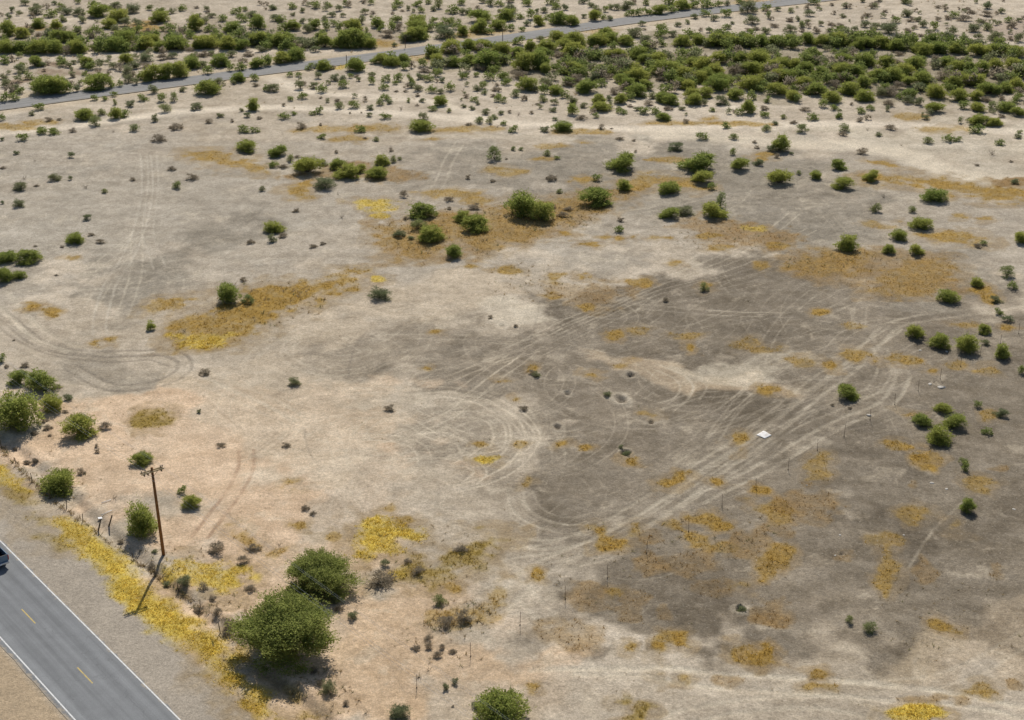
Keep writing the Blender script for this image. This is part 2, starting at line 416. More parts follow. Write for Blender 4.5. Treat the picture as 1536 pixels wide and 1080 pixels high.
ov('b', .55, *O((980,270,65,80),(480,345,60,24),(230,580,95,62),(400,620,62,60),(150,730,140,62),(950,660,62,32),(720,540,125,40),(800,910,85,20),(480,450,60,60),(540,640,40,30),(620,440,120,60),(880,360,90,70)))
ov('o', .85, *O((440,1040,62,50),(370,985,25,18)))
def Q(*e): return [(1136 + a / 2.7, 680 + b / 2.7, c / 2.7, d / 2.7) for a, b, c, d in e]
ov('g', 1.0, *Q((655,25,40,22),(710,65,45,18),(740,690,52,20),(30,820,55,36),(250,905,36,14),(30,135,36,14)))
ov('y', 1.1, *Q((640,1055,135,36)))
ov('g', .65, *Q((250,60,52,52),(60,230,72,52),(60,410,62,52),(30,490,46,40),(630,240,72,36),(500,340,85,30),(510,450,42,110),(800,295,46,18),(920,130,52,46),(260,950,82,20),(900,955,62,18)))
ov('b', .55, *Q((670,470,52,62),(640,990,105,20),(830,1010,62,16),(1060,920,32,22),(970,470,32,30),(60,640,80,55),(330,400,27,14),(630,135,27,14),(370,920,27,16),(200,200,160,70),(980,60,40,12)))

# ---- soils: broad zones of crust, sand and gravel (photo colours, unlit names only)
ZONE = []   # (world polygon, softness m, warp m, colour, strength)
def zone(col, soft, warp, st, pts): ZONE.append(([tuple(at(*p)) for p in pts], soft, warp, col, st))
SAND, PINK, GREY, PALE, CRUST, TAN = (186,172,151), (211,184,153), (143,134,118), (210,198,175), (130,119,102), (190,169,140)
zone((165,155,139), 20, 10, .6, [(-200,150),(300,190),(800,215),(1300,215),(1600,240),(1600,460),(1250,400),(900,390),(560,420),(420,440),(0,440),(-200,480)])
zone((168,159,143), 14, 10, .5, [(-200,330),(0,250),(300,230),(420,290),(420,360),(200,400),(0,400),(-200,430)])
zone(GREY, 5, 5, .75, [(110,440),(150,405),(260,385),(330,330),(385,325),(395,355),(330,375),(300,410),(250,440),(190,490),(150,480)])
zone(GREY, 4, 4, .5, [(60,480),(120,500),(200,520),(290,545),(330,560),(260,590),(170,590),(100,555),(60,520)])
zone(GREY, 8, 7, .55, [(590,250),(760,235),(1000,215),(1250,240),(1290,330),(1250,370),(1000,330),(760,290),(600,290)])
zone(GREY, 7, 6, .60, [(660,225),(760,215),(860,225),(930,245),(840,262),(700,250)])
zone(CRUST, 5, 5, .55, [(415,520),(480,490),(560,478),(640,470),(720,455),(760,480),(700,520),(620,545),(560,560),(470,545)])
zone(CRUST, 6, 6, .95, [(560,575),(640,530),(720,500),(800,470),(830,445),(900,432),(1000,398),(1150,388),(1290,412),(1440,446),(1600,470),(1620,960),(1500,930),(1300,960),(1100,955),(960,955),(840,935),(800,880),(770,810),(720,745),(790,700),(800,650),(745,605),(650,585)])
zone(GREY, 6, 6, .65, [(1200,235),(1330,300),(1330,380),(1480,395),(1560,420),(1560,470),(1300,420),(1150,390),(1000,330),(1080,260)])
zone(CRUST, 3, 4, .5, [(560,600),(680,590),(760,620),(795,670),(760,710),(680,720),(600,690),(640,650)])
zone(CRUST, 3, 3, .6, [(735,740),(790,715),(850,735),(870,780),(830,812),(760,790)])
zone(PINK, 10, 6, .9, [(-80,600),(80,600),(200,590),(330,560),(470,580),(620,600),(690,680),(640,760),(600,830),(760,930),(860,960),(900,1010),(960,1110),(420,1110),(360,980),(240,830),(60,690)])
zone(SAND, 6, 5, .7, [(420,740),(520,700),(640,700),(740,740),(800,820),(760,850),(640,830),(560,790),(470,800)])
zone((196,170,138), 4, 4, .7, [(560,860),(640,870),(760,960),(840,960),(780,1090),(560,1100),(500,1010),(520,920)])
zone((200,183,158), 6, 6, .7, [(280,560),(380,500),(520,440),(640,415),(740,420),(800,440),(720,460),(600,475),(480,500),(440,560),(560,580),(640,620),(560,700),(420,690),(330,640)])
zone((216,203,180), 3, 2, .9, [(690,470),(730,448),(800,455),(830,490),(770,494),(715,490)])
zone(TAN, 4, 4, .6, [(920,530),(960,525),(1040,560),(1140,560),(1180,585),(1100,600),(990,575),(930,560)])
zone(PALE, 4, 5, .45, [(1010,545),(1100,530),(1190,545),(1180,575),(1060,570)])
zone(SAND, 5, 4, .7, [(700,1010),(830,988),(960,998),(1100,1022),(1300,1032),(1600,1062),(1620,1120),(700,1120)])
zone((176,157,130), 4, 5, .42, [(1330,950),(1380,915),(1440,905),(1536,880),(1620,890),(1620,985),(1500,985),(1430,1005),(1350,990)])
zone((186,168,140), 4, 4, .5, [(1320,935),(1380,930),(1420,960),(1380,995),(1330,985)])
zone(SAND, 4, 4, .6, [(740,880),(800,845),(880,815),(960,780),(1000,770),(900,850),(850,930),(780,930)])
zone(PALE, 10, 8, .55, [(980,205),(1200,195),(1330,230),(1420,262),(1600,275),(1600,200),(1400,185),(1100,180)])
zone((146,126,104), 6, 8, .85, [(20,110),(90,100),(190,105),(180,118),(60,124)])
zone((160,140,124), 8, 8, .5, [(1480,30),(1600,20),(1600,60),(1470,55)])
zone((165,150,132), 8, 8, .6, [(280,50),(420,35),(560,45),(520,62),(300,60)])
zone((152,140,116), 10, 8, .8, [(560,95),(760,70),(1000,55),(1250,52),(1600,75),(1600,160),(1250,146),(1000,140),(760,112)])
zone((156,142,120), 8, 8, .7, [(-60,40),(300,35),(620,40),(640,60),(540,74),(300,78),(-60,84)])
zone((178,163,147), 10, 8, .0, [(820,130),(1100,150),(1600,150),(1600,80),(1100,70),(820,85)])

# ---- wheel tracks: photo points, gauge (0: single), line width, lightening, tint
TRK = []
def trk(pts, gauge=1.7, wid=.35, st=.5, col=PALE): TRK.append((spline([at(*p) for p in pts], 8), gauge, wid * .78 if wid < 1 else wid, st, col))
B2 = lambda pts: [(a / 2, 380 + b / 2) for a, b in pts]            # points read on a doubled crop, left half
B3 = lambda pts: [(768 + a / 2, 380 + b / 2) for a, b in pts]      # right half
B4 = lambda pts: [(560 + a / 4.91, 540 + b / 4.91) for a, b in pts]
trk(B3([(-40,1060),(60,960),(180,900),(300,850),(460,760),(600,655),(760,545),(900,430),(1020,340),(1090,265),(1150,215),(1300,185),(1420,170),(1560,140)]), 2.0, .55, .42)
trk(B3([(-20,900),(120,880),(260,830),(420,740),(560,650),(690,560),(820,460),(940,370),(1060,290),(1150,225)]), 1.8, .4, .38)
trk(B3([(20,1020),(160,940),(330,850),(520,735),(690,620),(830,520),(1000,450),(1090,405),(1120,340),(1105,290)]), 1.7, .35, .36)
trk(B3([(560,740),(760,640),(900,555),(1010,500),(1120,455),(1170,380),(1160,340)]), 1.6, .5, .5)
trk(B3([(0,290),(150,215),(300,150),(460,80),(620,20),(760,-50),(850,-120)]), 1.7, .28, .5)
trk(B3([(-40,300),(100,250),(260,180),(420,110),(600,60),(760,0),(900,-70)]), 1.6, .25, .4)
trk(B3([(80,300),(220,230),(400,150),(560,95),(740,50),(880,-10)]), 1.6, .25, .35)
trk(B3([(-60,262),(100,275),(260,300),(350,330),(420,380)]), 1.6, .25, .4)
trk(B3([(380,160),(560,175),(760,185),(920,180),(1010,145),(1060,105),(1080,70)]), 1.6, .3, .4)
trk(B3([(560,165),(700,178),(900,172),(1000,150)]), 0, .3, .3)
trk(B3([(740,330),(770,260),(830,180),(900,120)]), 1.5, .25, .3)
trk(B3([(1040,230),(1060,150),(1200,170),(1320,160)]), 1.6, .3, .25)
trk(B3([(430,340),(500,370),(525,405),(500,440),(430,460)]), 1.6, .28, .5)
trk(B3([(540,370),(565,400),(545,435)]), 1.5, .28, .35)
trk(B3([(10,710),(20,760),(70,800),(160,825),(230,815)]), 1.7, .3, .6)
trk(B3([(40,715),(70,770),(140,800),(220,800)]), 1.6, .25, .4)
trk(B3([(-60,560),(100,560),(260,520),(420,470),(560,420)]), 1.6, .25, .25)
trk(B3([(600,560),(640,500),(700,430),(780,360),(860,310)]), 1.6, .3, .3)
trk(B3([(480,620),(560,560),(640,470),(740,390)]), 1.6, .3, .25)
trk(B3([(1190,940),(1240,860),(1290,800),(1360,740)]), 0, .3, .35)
trk(B3([(0,870),(120,870),(230,850)]), 1.7, .5, .4)
trk(B3([(-60,1010),(40,960),(160,930),(290,900)]), 1.7, .4, .4)
# circles left by spinning cars
for r in ([(200,240),(450,220),(700,240),(920,310),(1080,410),(1160,510),(1180,590),(1120,680),(1060,760),(930,850),(760,910),(600,950)],
          [(560,290),(760,290),(900,360),(1020,440),(1060,530),(1050,620),(980,720),(880,800)],
          [(620,260),(800,300),(960,390),(1090,480),(1140,570),(1080,660)],
          [(600,395),(760,400),(880,450),(930,540),(910,640),(800,665),(660,680)],
          [(330,520),(520,510),(640,545),(740,620),(680,690),(560,740)],
          [(-100,560),(150,580),(300,620),(370,690),(380,760)],
          [(500,750),(560,760),(700,770),(790,830),(720,900)],
          [(280,460),(450,560),(640,600),(700,680)]):
    trk(B4(r), 1.5, .26, .72, (212,198,174))
for r in ([(-60,600),(200,560),(560,400),(760,240),(900,130),(1060,20),(1160,-60)], [(380,180),(560,140),(760,60),(980,-10),(1200,-80)],
          [(300,170),(620,110),(860,10),(1100,-60)], [(640,240),(780,140),(940,30),(1080,-60)], [(-50,730),(300,700),(700,700),(900,640),(1300,560),(1500,540)],
          [(-200,230),(100,220),(500,250),(760,270)], [(-150,260),(200,300),(500,420),(760,600)]):
    trk(B4(r), 1.5, .24, .55, (208,194,170))
# left side
trk(B2([(-40,140),(40,210),(130,275),(260,300),(400,300),(500,298),(550,320),(545,355),(490,385),(400,402),(330,400),(270,375),(210,340)]), 1.8, .45, -.55, (120,110,96))
trk(B2([(-40,170),(60,250),(180,300),(330,318),(450,310),(520,330)]), 1.7, .42, -.48, (120,110,96))
trk(B2([(0,120),(60,190),(130,250),(220,285)]), 2.2, .9, .5)
trk([(218,232),(221,262),(219,300),(208,345),(190,388),(165,425),(150,478),(150,500)], 1.8, .35, .5, (206,196,178))
trk([(228,232),(230,270),(226,310),(222,350),(232,380),(240,402)], 1.7, .3, .4, (206,196,178))
trk([(210,345),(180,372),(135,405)], 1.7, .3, .4); trk([(205,350),(205,400),(195,440),(180,480)], 1.7, .3, .4); trk([(200,358),(160,420),(130,470)], 1.7, .3, .35)
trk([(120,430),(220,425),(320,405),(400,385)], 1.7, .35, .3)
trk(B2([(740,590),(735,650),(700,720),(650,785),(600,850)]), 1.7, .4, -.55, (150,120,95))
trk(B2([(590,430),(640,480),(700,530),(745,580)]), 1.6, .35, -.25, (150,128,104))
trk(B2([(860,520),(800,560),(740,600)]), 1.6, .35, -.3, (140,124,104)); trk(B2([(850,540),(790,590)]), 1.5, .3, -.3, (140,124,104))
trk(B2([(560,330),(700,400),(820,450),(900,500)]), 1.8, .5, .3); trk(B2([(600,380),(760,450),(860,500),(1000,560)]), 1.8, .5, .25)
trk(B2([(840,290),(900,260),(1000,258),(1080,280),(1090,300),(1020,315),(940,300)]), 1.5, .3, .35); trk(B2([(840,300),(900,340),(1000,360),(1100,350)]), 1.5, .3, .35)
trk(B2([(1130,250),(1300,250),(1450,255),(1540,258)]), 1.6, .25, .4)
# pale two-tracks across the middle of the flat and along the near edge
trk([(400,113),(424,124),(445,134),(500,141),(560,145),(640,152),(690,166),(720,178)], 0, 2.6, 1.0, (222,208,186))
trk([(-30,205),(120,188),(250,170),(400,161),(500,165),(620,172),(700,179),(800,187),(900,193),(1000,194),(1120,190),(1250,186),(1400,190),(1560,200)], 0, 3.0, 1.0, (224,210,188))
trk([(1000,200),(1150,212),(1290,220),(1370,236),(1420,258),(1480,266),(1560,270)], 0, 5.0, .85, (218,204,180))
trk([(620,206),(760,205),(900,212),(1000,205)], 0, 2.0, .3)
trk([(0,78),(120,80),(300,77),(420,76),(520,76),(560,82)], 0, 3.0, .9, (220,204,182)); trk([(880,75),(960,72),(1060,82),(1200,88)], 0, 3.0, .5)
trk([(690,215),(672,245),(660,275),(640,300)], 1.7, .4, .35); trk([(930,322),(990,312),(1060,296),(1100,300)], 1.8, .6, .4)
trk([(800,1004),(880,1002),(960,1002),(1000,1000),(1080,1010),(1180,1016),(1300,1024),(1420,1036),(1560,1062)], 0, .8, .85)
trk([(860,1010),(960,1012),(1020,1024),(1100,1032),(1220,1040),(1330,1050),(1450,1058),(1560,1080)], 0, .7, .75)
trk([(1000,1080),(1100,1060),(1220,1052),(1330,1072),(1400,1090)], 1.7, .6, .45); trk([(1300,1030),(1400,1020),(1480,990),(1560,940)], 1.7, .4, .3)
trk([(760,860),(800,905),(850,960),(880,1005)], 1.8, .5, .3); trk([(640,760),(700,790),(740,840),(760,900)], 1.8, .4, .3)
trk([(1430,440),(1490,430),(1540,420)], 2, .5, .3)
for px0, py0, r_, n_ in ((690,640,150,26), (900,470,190,22), (1180,600,200,20), (560,520,160,12), (1230,470,190,16), (1000,800,190,10), (470,660,160,10), (250,420,130,10), (850,350,150,6), (1150,310,150,8)):
    for k in range(int(n_ * 2.4)):       # faint scuffs from many more passes
        x0 = px0 + random.gauss(0, r_ * .5); y0 = py0 + random.gauss(0, r_ * .22); a = random.choice((-.55, -.35, -.45, random.uniform(-1.5, 1.5))); L = random.uniform(60, 180); cv = random.uniform(-.8, .8)
        trk([(x0 + L * t * math.cos(a + cv * t), y0 + L * .55 * t * math.sin(a + cv * t)) for t in (-.5, -.25, 0, .25, .5)], random.choice((1.5, 1.6, 0)), .22, random.uniform(.10, .32), random.choice((PALE, PALE, PALE, (118,108,96))))
for cx_, cy_, n_ in ((690,655,16), (720,600,8), (910,480,8), (1000,580,8), (800,760,7), (500,520,8), (1230,560,6), (640,730,8), (1150,480,6), (380,600,5)):
    for k in range(n_):       # circles of spun wheels, laid out on the ground
        c0 = at(cx_ + random.gauss(0, 30), cy_ + random.gauss(0, 12)); r0 = random.uniform(3, 13); a0 = random.uniform(0, 6.28); sw = random.uniform(1.0, 3.2)
        pts_ = np.array([(c0[0] + r0 * (1 + .02 * i) * math.cos(a0 + sw * i / 24), c0[1] + r0 * (1 + .02 * i) * math.sin(a0 + sw * i / 24)) for i in range(25)])
        TRK.append((pts_, random.choice((1.5, 1.6, 0)), .16, random.uniform(.10, .34), (206,193,170)))
PITS = [(945,563,11,.5), (932,600,13,.5), (851,590,7,.4), (836,640,8,.4), (976,633,7,.35), (938,681,10,.5), (1112,913,9,.45), (752,490,7,.2), (735,477,5,.2), (583,612,6,.25), (305,561,9,.2), (803,565,7,.3), (1123,451,4,.25), (1262,831,6,.2), (1400,575,4,.15)]
PITS = [(*at(x, y), r / scale_at(y)[0], d) for x, y, r, d in PITS]

def height(X, Y):
    X = np.atleast_1d(np.asarray(X, float)); Y = np.atleast_1d(np.asarray(Y, float))
    h = .30 * fbm(X, Y, 55, 3, 3) + .10 * fbm(X, Y, 9, 3, 31) + .06 * fbm(X, Y, 2.4, 4, 53, .6)
    c = road_c(X, Y)
    near = sstep(5.5, 9.5, c) + sstep(-WID - 5, -WID - 12, c)
    fd = seg_dist(X, Y, [tuple(p) for p in FAR[::3]] + [tuple(FAR[-1])])
    h = h * np.clip(near, 0, 1) * sstep(5, 14, fd)
    h = h - .28 * np.exp(-((c - 9.5) / .7) ** 2) + .14 * np.exp(-((c - 10.8) / .7) ** 2) * (1 + .9 * fbm(X, Y, 3, 2, 5))   # shallow roadside ditch and berm
    for x, y, r, d in PITS:
        i = np.nonzero((abs(X - x) < 5 * r) & (abs(Y - y) < 6 * r))[0]
        if not len(i): continue
        q = np.hypot(X[i] - x + .35 * fbm(X[i], Y[i], .9, 2, 9), (Y[i] - y) * .8 + .35 * fbm(X[i], Y[i], .9, 2, 19)) / (r * .8)
        h[i] = h[i] - d * np.exp(-(q / .75) ** 4) + .22 * d * np.exp(-((q - 1.25) / .35) ** 2)
    return h

def patch_mask(X, Y, wx, wy, pts, n1, nz=1.15):
    """how thickly dry grass covers each point"""
    P = np.array(pts); m = 2.5
    bb = (X > P[:, 0].min() - m) & (X < P[:, 0].max() + m) & (Y > P[:, 1].min() - m) & (Y < P[:, 1].max() + m)
    idx = np.nonzero(bb)[0]
    if not len(idx): return idx, None
    sd = poly_sd(X[idx] + wx[idx], Y[idx] + wy[idx], pts)
    ext = max(.5, min(np.ptp(P[:, 0]), np.ptp(P[:, 1])) * .25)
    jx = .8 * fbm(X[idx], Y[idx], 1.3, 3, 401)
    return idx, sstep(-.35, .6, (sd + jx) / max(.8, min(ext, 3.0)) + n1[idx] * nz)

TONE = dict(g=(156,125,58), y=(204,178,78), o=(140,118,54), b=(140,112,70))
def soil(X, Y):
    """ground colour (photo space) and rut depth at each point"""
    wx = 1.9 * fbm(X, Y, 7, 4, 71); wy = 2.6 * fbm(X, Y, 7, 4, 91)
    fx = .45 * fbm(X, Y, 1.6, 2, 15); fy = .6 * fbm(X, Y, 1.6, 2, 25)
    n_big = fbm(X, Y, 38, 4, 101); n_mid = fbm(X, Y, 6, 5, 121, .58); n_str = fbm(X, Y * .55, 14, 4, 141)
    C = np.empty((len(X), 3)); C[:] = SAND
    C += (n_big * 13)[:, None] * (1, .95, .9) + (n_str * 17)[:, None] + (fbm(X, Y, 2.4, 3, 301) * 9)[:, None]
    for pts, soft, warp, col, st in ZONE:
        P = np.array(pts); m = soft * 2 + warp * 2
        idx = np.nonzero((X > P[:, 0].min() - m) & (X < P[:, 0].max() + m) & (Y > P[:, 1].min() - m) & (Y < P[:, 1].max() + m))[0]
        if not len(idx): continue
        sd = poly_sd(X[idx] + wx[idx] * warp * .7, Y[idx] + wy[idx] * warp * .7, pts)
        a = sstep(-soft * .35, soft * .35, sd + n_mid[idx] * soft * 1.3) * st * np.clip(1 + .55 * n_str[idx] + .35 * n_mid[idx], .25, 1.25)
        C[idx] += (np.array(col) + (n_mid[idx] * 8)[:, None] - C[idx]) * np.clip(a, 0, 1)[:, None]
    # darker crust and washed sand in sharp-edged blotches
    cr = sstep(.02, .14, fbm(X, Y, 11, 6, 501, .68)) * .55 + sstep(.05, .2, fbm(X, Y * .6, 4.2, 4, 521, .6)) * .45
    C -= (cr * 13 * np.clip((185 - C[:, 0]) / 40, .35, 1.3))[:, None] * np.array((1, .97, .9))
    C += ((fbm(X, Y, 1.1, 3, 541, .7)) * 16)[:, None] + (fbm(X * .5, Y * 1.2, 3.0, 4, 561, .65) * 15)[:, None]
    # pale blotches where the crust is broken
    bl = sstep(.2, .5, fbm(X + wx, Y + wy, 3.4, 6, 161, .68)) * .38
    C += (np.array((208,194,170)) - C) * bl[:, None]
    rut = np.zeros(len(X))
    brk = .55 + .75 * fbm(X, Y, 2.2, 4, 181)
    for pts, gauge, wid, st, col in TRK:
        for o in ((0,) if not gauge else (-gauge / 2, gauge / 2)):
            L = offset(pts, o) if o else pts
            m = wid * 2.5 + .8
            idx = np.nonzero((X > L[:, 0].min() - m) & (X < L[:, 0].max() + m) & (Y > L[:, 1].min() - m) & (Y < L[:, 1].max() + m))[0]
            if not len(idx): continue
            big = .5 if wid < 1 else 1.6
            brk_ = np.clip(brk[idx] + .15, 0, 1) if wid < 1 else np.clip(.8 + .35 * (brk[idx] - .55), .4, 1)
            d = seg_dist(X[idx] + fx[idx] * .35 * big, Y[idx] + fy[idx] * .35 * big, [tuple(p) for p in L])
            a = sstep(wid * 1.15, wid * .25, d) * brk_ * abs(st)
            C[idx] += (np.array(col) - C[idx]) * a[:, None]
            if wid < 1: rut[idx] = np.maximum(rut[idx], sstep(wid * 1.2, 0, d) * abs(st) * .07)
    for x, y, r, d in PITS:
        q = np.hypot(X - x + fx, (Y - y) * .8 + fy) / (r * .8)
        C += (np.array((214,202,180)) - C) * (np.exp(-((q - 1.35) / .5) ** 2) * .5 * np.clip(brk + .2, 0, 1))[:, None]
    # roadside: gravel shoulder, pink ditch bank
    c = road_c(X, Y)
    sh = sstep(-.3, .3, c + fx) * sstep(5.9, 4.9, c + wx * .25)
    C += (np.array((170,159,143)) + (n_mid * 6 + n_str * 8)[:, None] - C) * sh[:, None]
    lf = sstep(-WID - .2, -WID - 1.2, c) * sstep(-WID - 9, -WID - 6, c)
    C += (np.array((178,158,130)) - C) * lf[:, None]
    n1 = fbm(X, Y, 1.9, 3, 201); n2 = fbm(X, Y, .9, 2, 221)
    cover = np.zeros(len(X))
    for tone, st, _, pts in PATCH:
        idx, mk = patch_mask(X, Y, wx * .55, wy * .55, pts, n1, 1.15 if st < 1.2 else .35)
        if mk is None: continue
        if tone in 'gyo' and len(X) > 1e5 and st < 1.2:      # trampled brown straw round each patch
            ix, hm = patch_mask(X, Y, wx * .9 - 0, wy * .9, pts, n1 + .9, 1.3)
            if hm is not None: C[ix] += (np.array((150,128,94)) - C[ix]) * (np.clip(hm * (.42 + .5 * n_mid[ix] + .3 * n2[ix]), 0, .6) * min(st, 1))[:, None]
        a = np.clip(mk * st * ((1.0 if st > 1.1 else .8) + .30 * n2[idx] + (.15 if st > 1.1 else .45) * n_mid[idx]), 0, .95)
        C[idx] += (np.array(TONE[tone]) * (1 + .10 * n2[idx])[:, None] - C[idx]) * a[:, None]
    fd = seg_dist(X, Y, [tuple(p) for p in FAR[::3]] + [tuple(FAR[-1])])
    C += (np.array((196,178,150)) - C) * (sstep(8.5, 5.0, fd + wx * .6) * .6)[:, None]
    return C, rut

# ------------------------------------------------------------------ the ground: one sheet, finer where it is near
rows_fine = np.arange(1112, -34, -1.62)
yf = at(768, rows_fine)[:, 1]
yrow = np.concatenate([[-400, -100, 20, 60, 85, 100], yf, yf[-1] + np.geomspace(6, 7000, 26)])
uf = np.arange(-830, 831, 1.65) / F * 1.0
ext = np.geomspace(.012, 6, 24)
ucol = np.concatenate([uf[0] - ext[::-1], uf, uf[-1] + ext])
UU, YY = np.meshgrid(ucol, yrow)
t_row = (YY * CP + CAM_H * SP)                      # distance along the view axis scales the spacing
t_row = np.maximum(t_row, 95.0)
XX = UU * t_row
X = XX.ravel(); Y = YY.ravel()
Cg, rut = soil(X, Y)
Z = height(X, Y) - rut
far_fade = sstep(1500, 700, np.hypot(X, Y))
Z = Z * far_fade
# the near road bed is level; keep the soil just under the asphalt and its flush edges
cc = road_c(X, Y); bed = sstep(.7, .15, cc) * sstep(-WID - 1.5, -WID - .7, cc)
Z = np.where(bed > 0, Z * (1 - bed) - .02 * bed, Z)
fdv = seg_dist(X, Y, [tuple(p) for p in FAR[::3]] + [tuple(FAR[-1])])
Z = Z - .10 * sstep(FAR_W / 2 + 1.2, FAR_W / 2, fdv)
nr, nc = XX.shape
I = np.arange(nr * nc).reshape(nr, nc)
quads = np.stack([I[:-1, :-1], I[:-1, 1:], I[1:, 1:], I[1:, :-1]], -1).reshape(-1, 4)
gm = raw_mesh('ground', np.stack([X, Y, Z], -1), quads, M['ground'], True)
ca = gm.color_attributes.new('soil', 'FLOAT_COLOR', 'POINT')
GAIN = 0.93
rgba = np.ones((len(X), 4), np.float32); rgba[:, :3] = lin(np.clip(Cg, 20, 250), GAIN)
ca.data.foreach_set('color', rgba.ravel())
ground = link('ground', gm)
props(ground, 'pale sandy desert flat with grey crust, wheel tracks and shallow pits', 'ground', kind='structure')
def hz(x, y): return float(height(np.array([x]), np.array([y]))[0])

# ------------------------------------------------------------------ roads
def strip(name, line, c0, c1, z, mat, nx=4):
    """ribbon between lateral offsets c0 and c1 of a world polyline, with lane coordinates"""
    a = offset(line, c0); b = offset(line, c1)
    s = np.concatenate([[0], np.cumsum(np.linalg.norm(np.diff(line, axis=0), axis=1))])
    V = []; UV = []
    for i in range(len(line)):
        for k in range(nx + 1):
            t = k / nx; p = a[i] * (1 - t) + b[i] * t
            e = 0.025 * math.sin(s[i] * 2.7 + k) + .03 * math.sin(s[i] * 1.13 + 2 * k) if (k in (0, nx) and nx > 2) else 0
            q = p + (b[i] - a[i]) / (np.linalg.norm(b[i] - a[i]) + 1e-9) * e
            V.append((q[0], q[1], z)); UV.append((c0 + (c1 - c0) * t, s[i]))
    J = np.arange(len(V)).reshape(len(line), nx + 1)
    Fq = np.stack([J[:-1, :-1], J[:-1, 1:], J[1:, 1:], J[1:, :-1]], -1).reshape(-1, 4)
    me = raw_mesh(name, np.array(V), Fq, mat)
    if me.polygons[0].normal.z < 0: me.flip_normals()
    uvl = me.uv_layers.new(name='lane')
    li = np.empty(len(me.loops), np.int32); me.loops.foreach_get('vertex_index', li)
    uvl.data.foreach_set('uv', np.array(UV, np.float32)[li].ravel())
    return me
NEAR = np.array([road_pt(a, 0)[:2] for a in np.arange(-150, 420, 1.5)])
# offset() turns to the left of travel: the field lies to the right, so the road spans 0 .. +WID on the left side
hw = link('highway', strip('highway', NEAR, -.22, WID + .5, .012, M['asphalt'], 8))
props(hw, 'two-lane grey asphalt highway with white edge lines crossing the lower corner', 'road', kind='structure')
for c in (0, WID):
    link('edge_line', strip('edge_line', NEAR, c - .065, c + .065, .017, M['white_paint'], 1), hw)
d0 = [float((at(*p) - R0) @ RD) for p in ((41, 925), (126.5, 1013.5))]
dm = None
for k in range(-3, 3):
    a = d0[0] + k * (d0[0] - d0[1]); c = WID * .5
    line = np.array([road_pt(a - 1.55, 0)[:2], road_pt(a + 1.55, 0)[:2]])
    link('centre_dash', strip('centre_dash', line, c - .06, c + .06, .017, M['yellow_paint'], 1), hw)
fh = link('far_highway', strip('far_highway', FAR, -FAR_W / 2, FAR_W / 2, .03, M['far_asphalt'], 6))
props(fh, 'grey asphalt highway running across the far side of the flat', 'road', kind='structure')
# ------------------------------------------------------------------ plant meshes
def leaf_mesh(name, pos, dirs, L, W, mat, rng, droop=.0):
    """narrow four-sided sprays, one per position"""
    n = len(pos)
    d = dirs / (np.linalg.norm(dirs, axis=1)[:, None] + 1e-9)
    r = rng.normal(size=(n, 3)); sdv = np.cross(d, r); sdv /= np.linalg.norm(sdv, axis=1)[:, None] + 1e-9
    L = (L * rng.uniform(.6, 1.4, n))[:, None]; W = (W * rng.uniform(.6, 1.4, n))[:, None]
    a = pos - d * L * .5; b = pos + d * L * .5 - np.array((0, 0, droop)) * L; mid = pos + np.cross(d, sdv) * L * .12
    V = np.empty((n, 4, 3)); V[:, 0] = a; V[:, 1] = mid + sdv * W; V[:, 2] = b; V[:, 3] = mid - sdv * W
    V = V.reshape(-1, 3); V[:, 2] = np.maximum(V[:, 2], .004)
    me = raw_mesh(name, V, np.arange(4 * n).reshape(n, 4), mat)
    at_ = me.attributes.new('leafvar', 'FLOAT', 'POINT')
    at_.data.foreach_set('value', np.repeat(rng.random(n) ** 1.5, 4).astype(np.float32))
    return me

def crown(name, seed, nl, n, L, W, mat, lobes=(.17, .27), vase=0.0, flat=.5, hollow=.55, bot=.10):
    """unit crown: about 1 wide and 1 high, made of overlapping boughs; returns mesh and bough centres"""
    rng = np.random.default_rng(seed)
    cs = []; rs = []
    for k in range(nl):
        q = 2 * math.pi * (k + rng.uniform(-.3, .3)) / nl * 1.618 * 2
        rad = .34 * math.sqrt((k + .5) / nl) * rng.uniform(.75, 1.15)
        r = rng.uniform(*lobes) * (1.1 - .5 * rad)
        top = 1.0 - r - (rad / .36) ** 2 * flat * rng.uniform(.6, 1.2)
        z = max(r * .75, rng.uniform(.6, 1.08) * top if rng.random() < .7 else rng.uniform(.15, .45))
        if rad > .26 and rng.random() < .6: z = r * .7
        rad *= rng.uniform(.85, 1.12)
        cs.append((rad * math.cos(q), rad * math.sin(q), z)); rs.append(r)
    cs = np.array(cs); rs = np.array(rs)
    wts = rs ** 2; pick = rng.choice(nl, n, p=wts / wts.sum())
    d = rng.normal(size=(n, 3)); d /= np.linalg.norm(d, axis=1)[:, None]
    # half of the sprays sit along twigs that stick out of each bough
    nt = 16; tw = rng.normal(size=(nl, nt, 3)) + np.array((0, 0, .45)); tw /= np.linalg.norm(tw, axis=2)[:, :, None]
    on = rng.random(n) < .5; td = tw[pick, rng.integers(0, nt, n)]
    d = np.where(on[:, None], td + rng.normal(size=(n, 3)) * .13, d)
    rr = rs[pick] * np.where(on, rng.uniform(.55, 1.45, n), hollow + (1 - hollow) * rng.random(n) ** .6)
    p = cs[pick] + d * rr[:, None] * np.array((1, 1, .95))
    lowf = p[:, 2] < bot * rng.uniform(.2, 1.3, n)
    p[lowf, 2] = rng.uniform(.02, .22, lowf.sum())
    dirs = d * .7 + (p - np.array((0, 0, .15))) * 1.0 + np.array((0, 0, .55)) + rng.normal(size=(n, 3)) * .5
    k_ = .5 / np.percentile(np.hypot(p[:, 0], p[:, 1]), 96); kz = 1.0 / np.percentile(p[:, 2], 98)
    p = p * np.array((k_, k_, kz)); cs = cs * np.array((k_, k_, kz))
    return leaf_mesh(name, p, dirs, L, W, mat, rng), cs

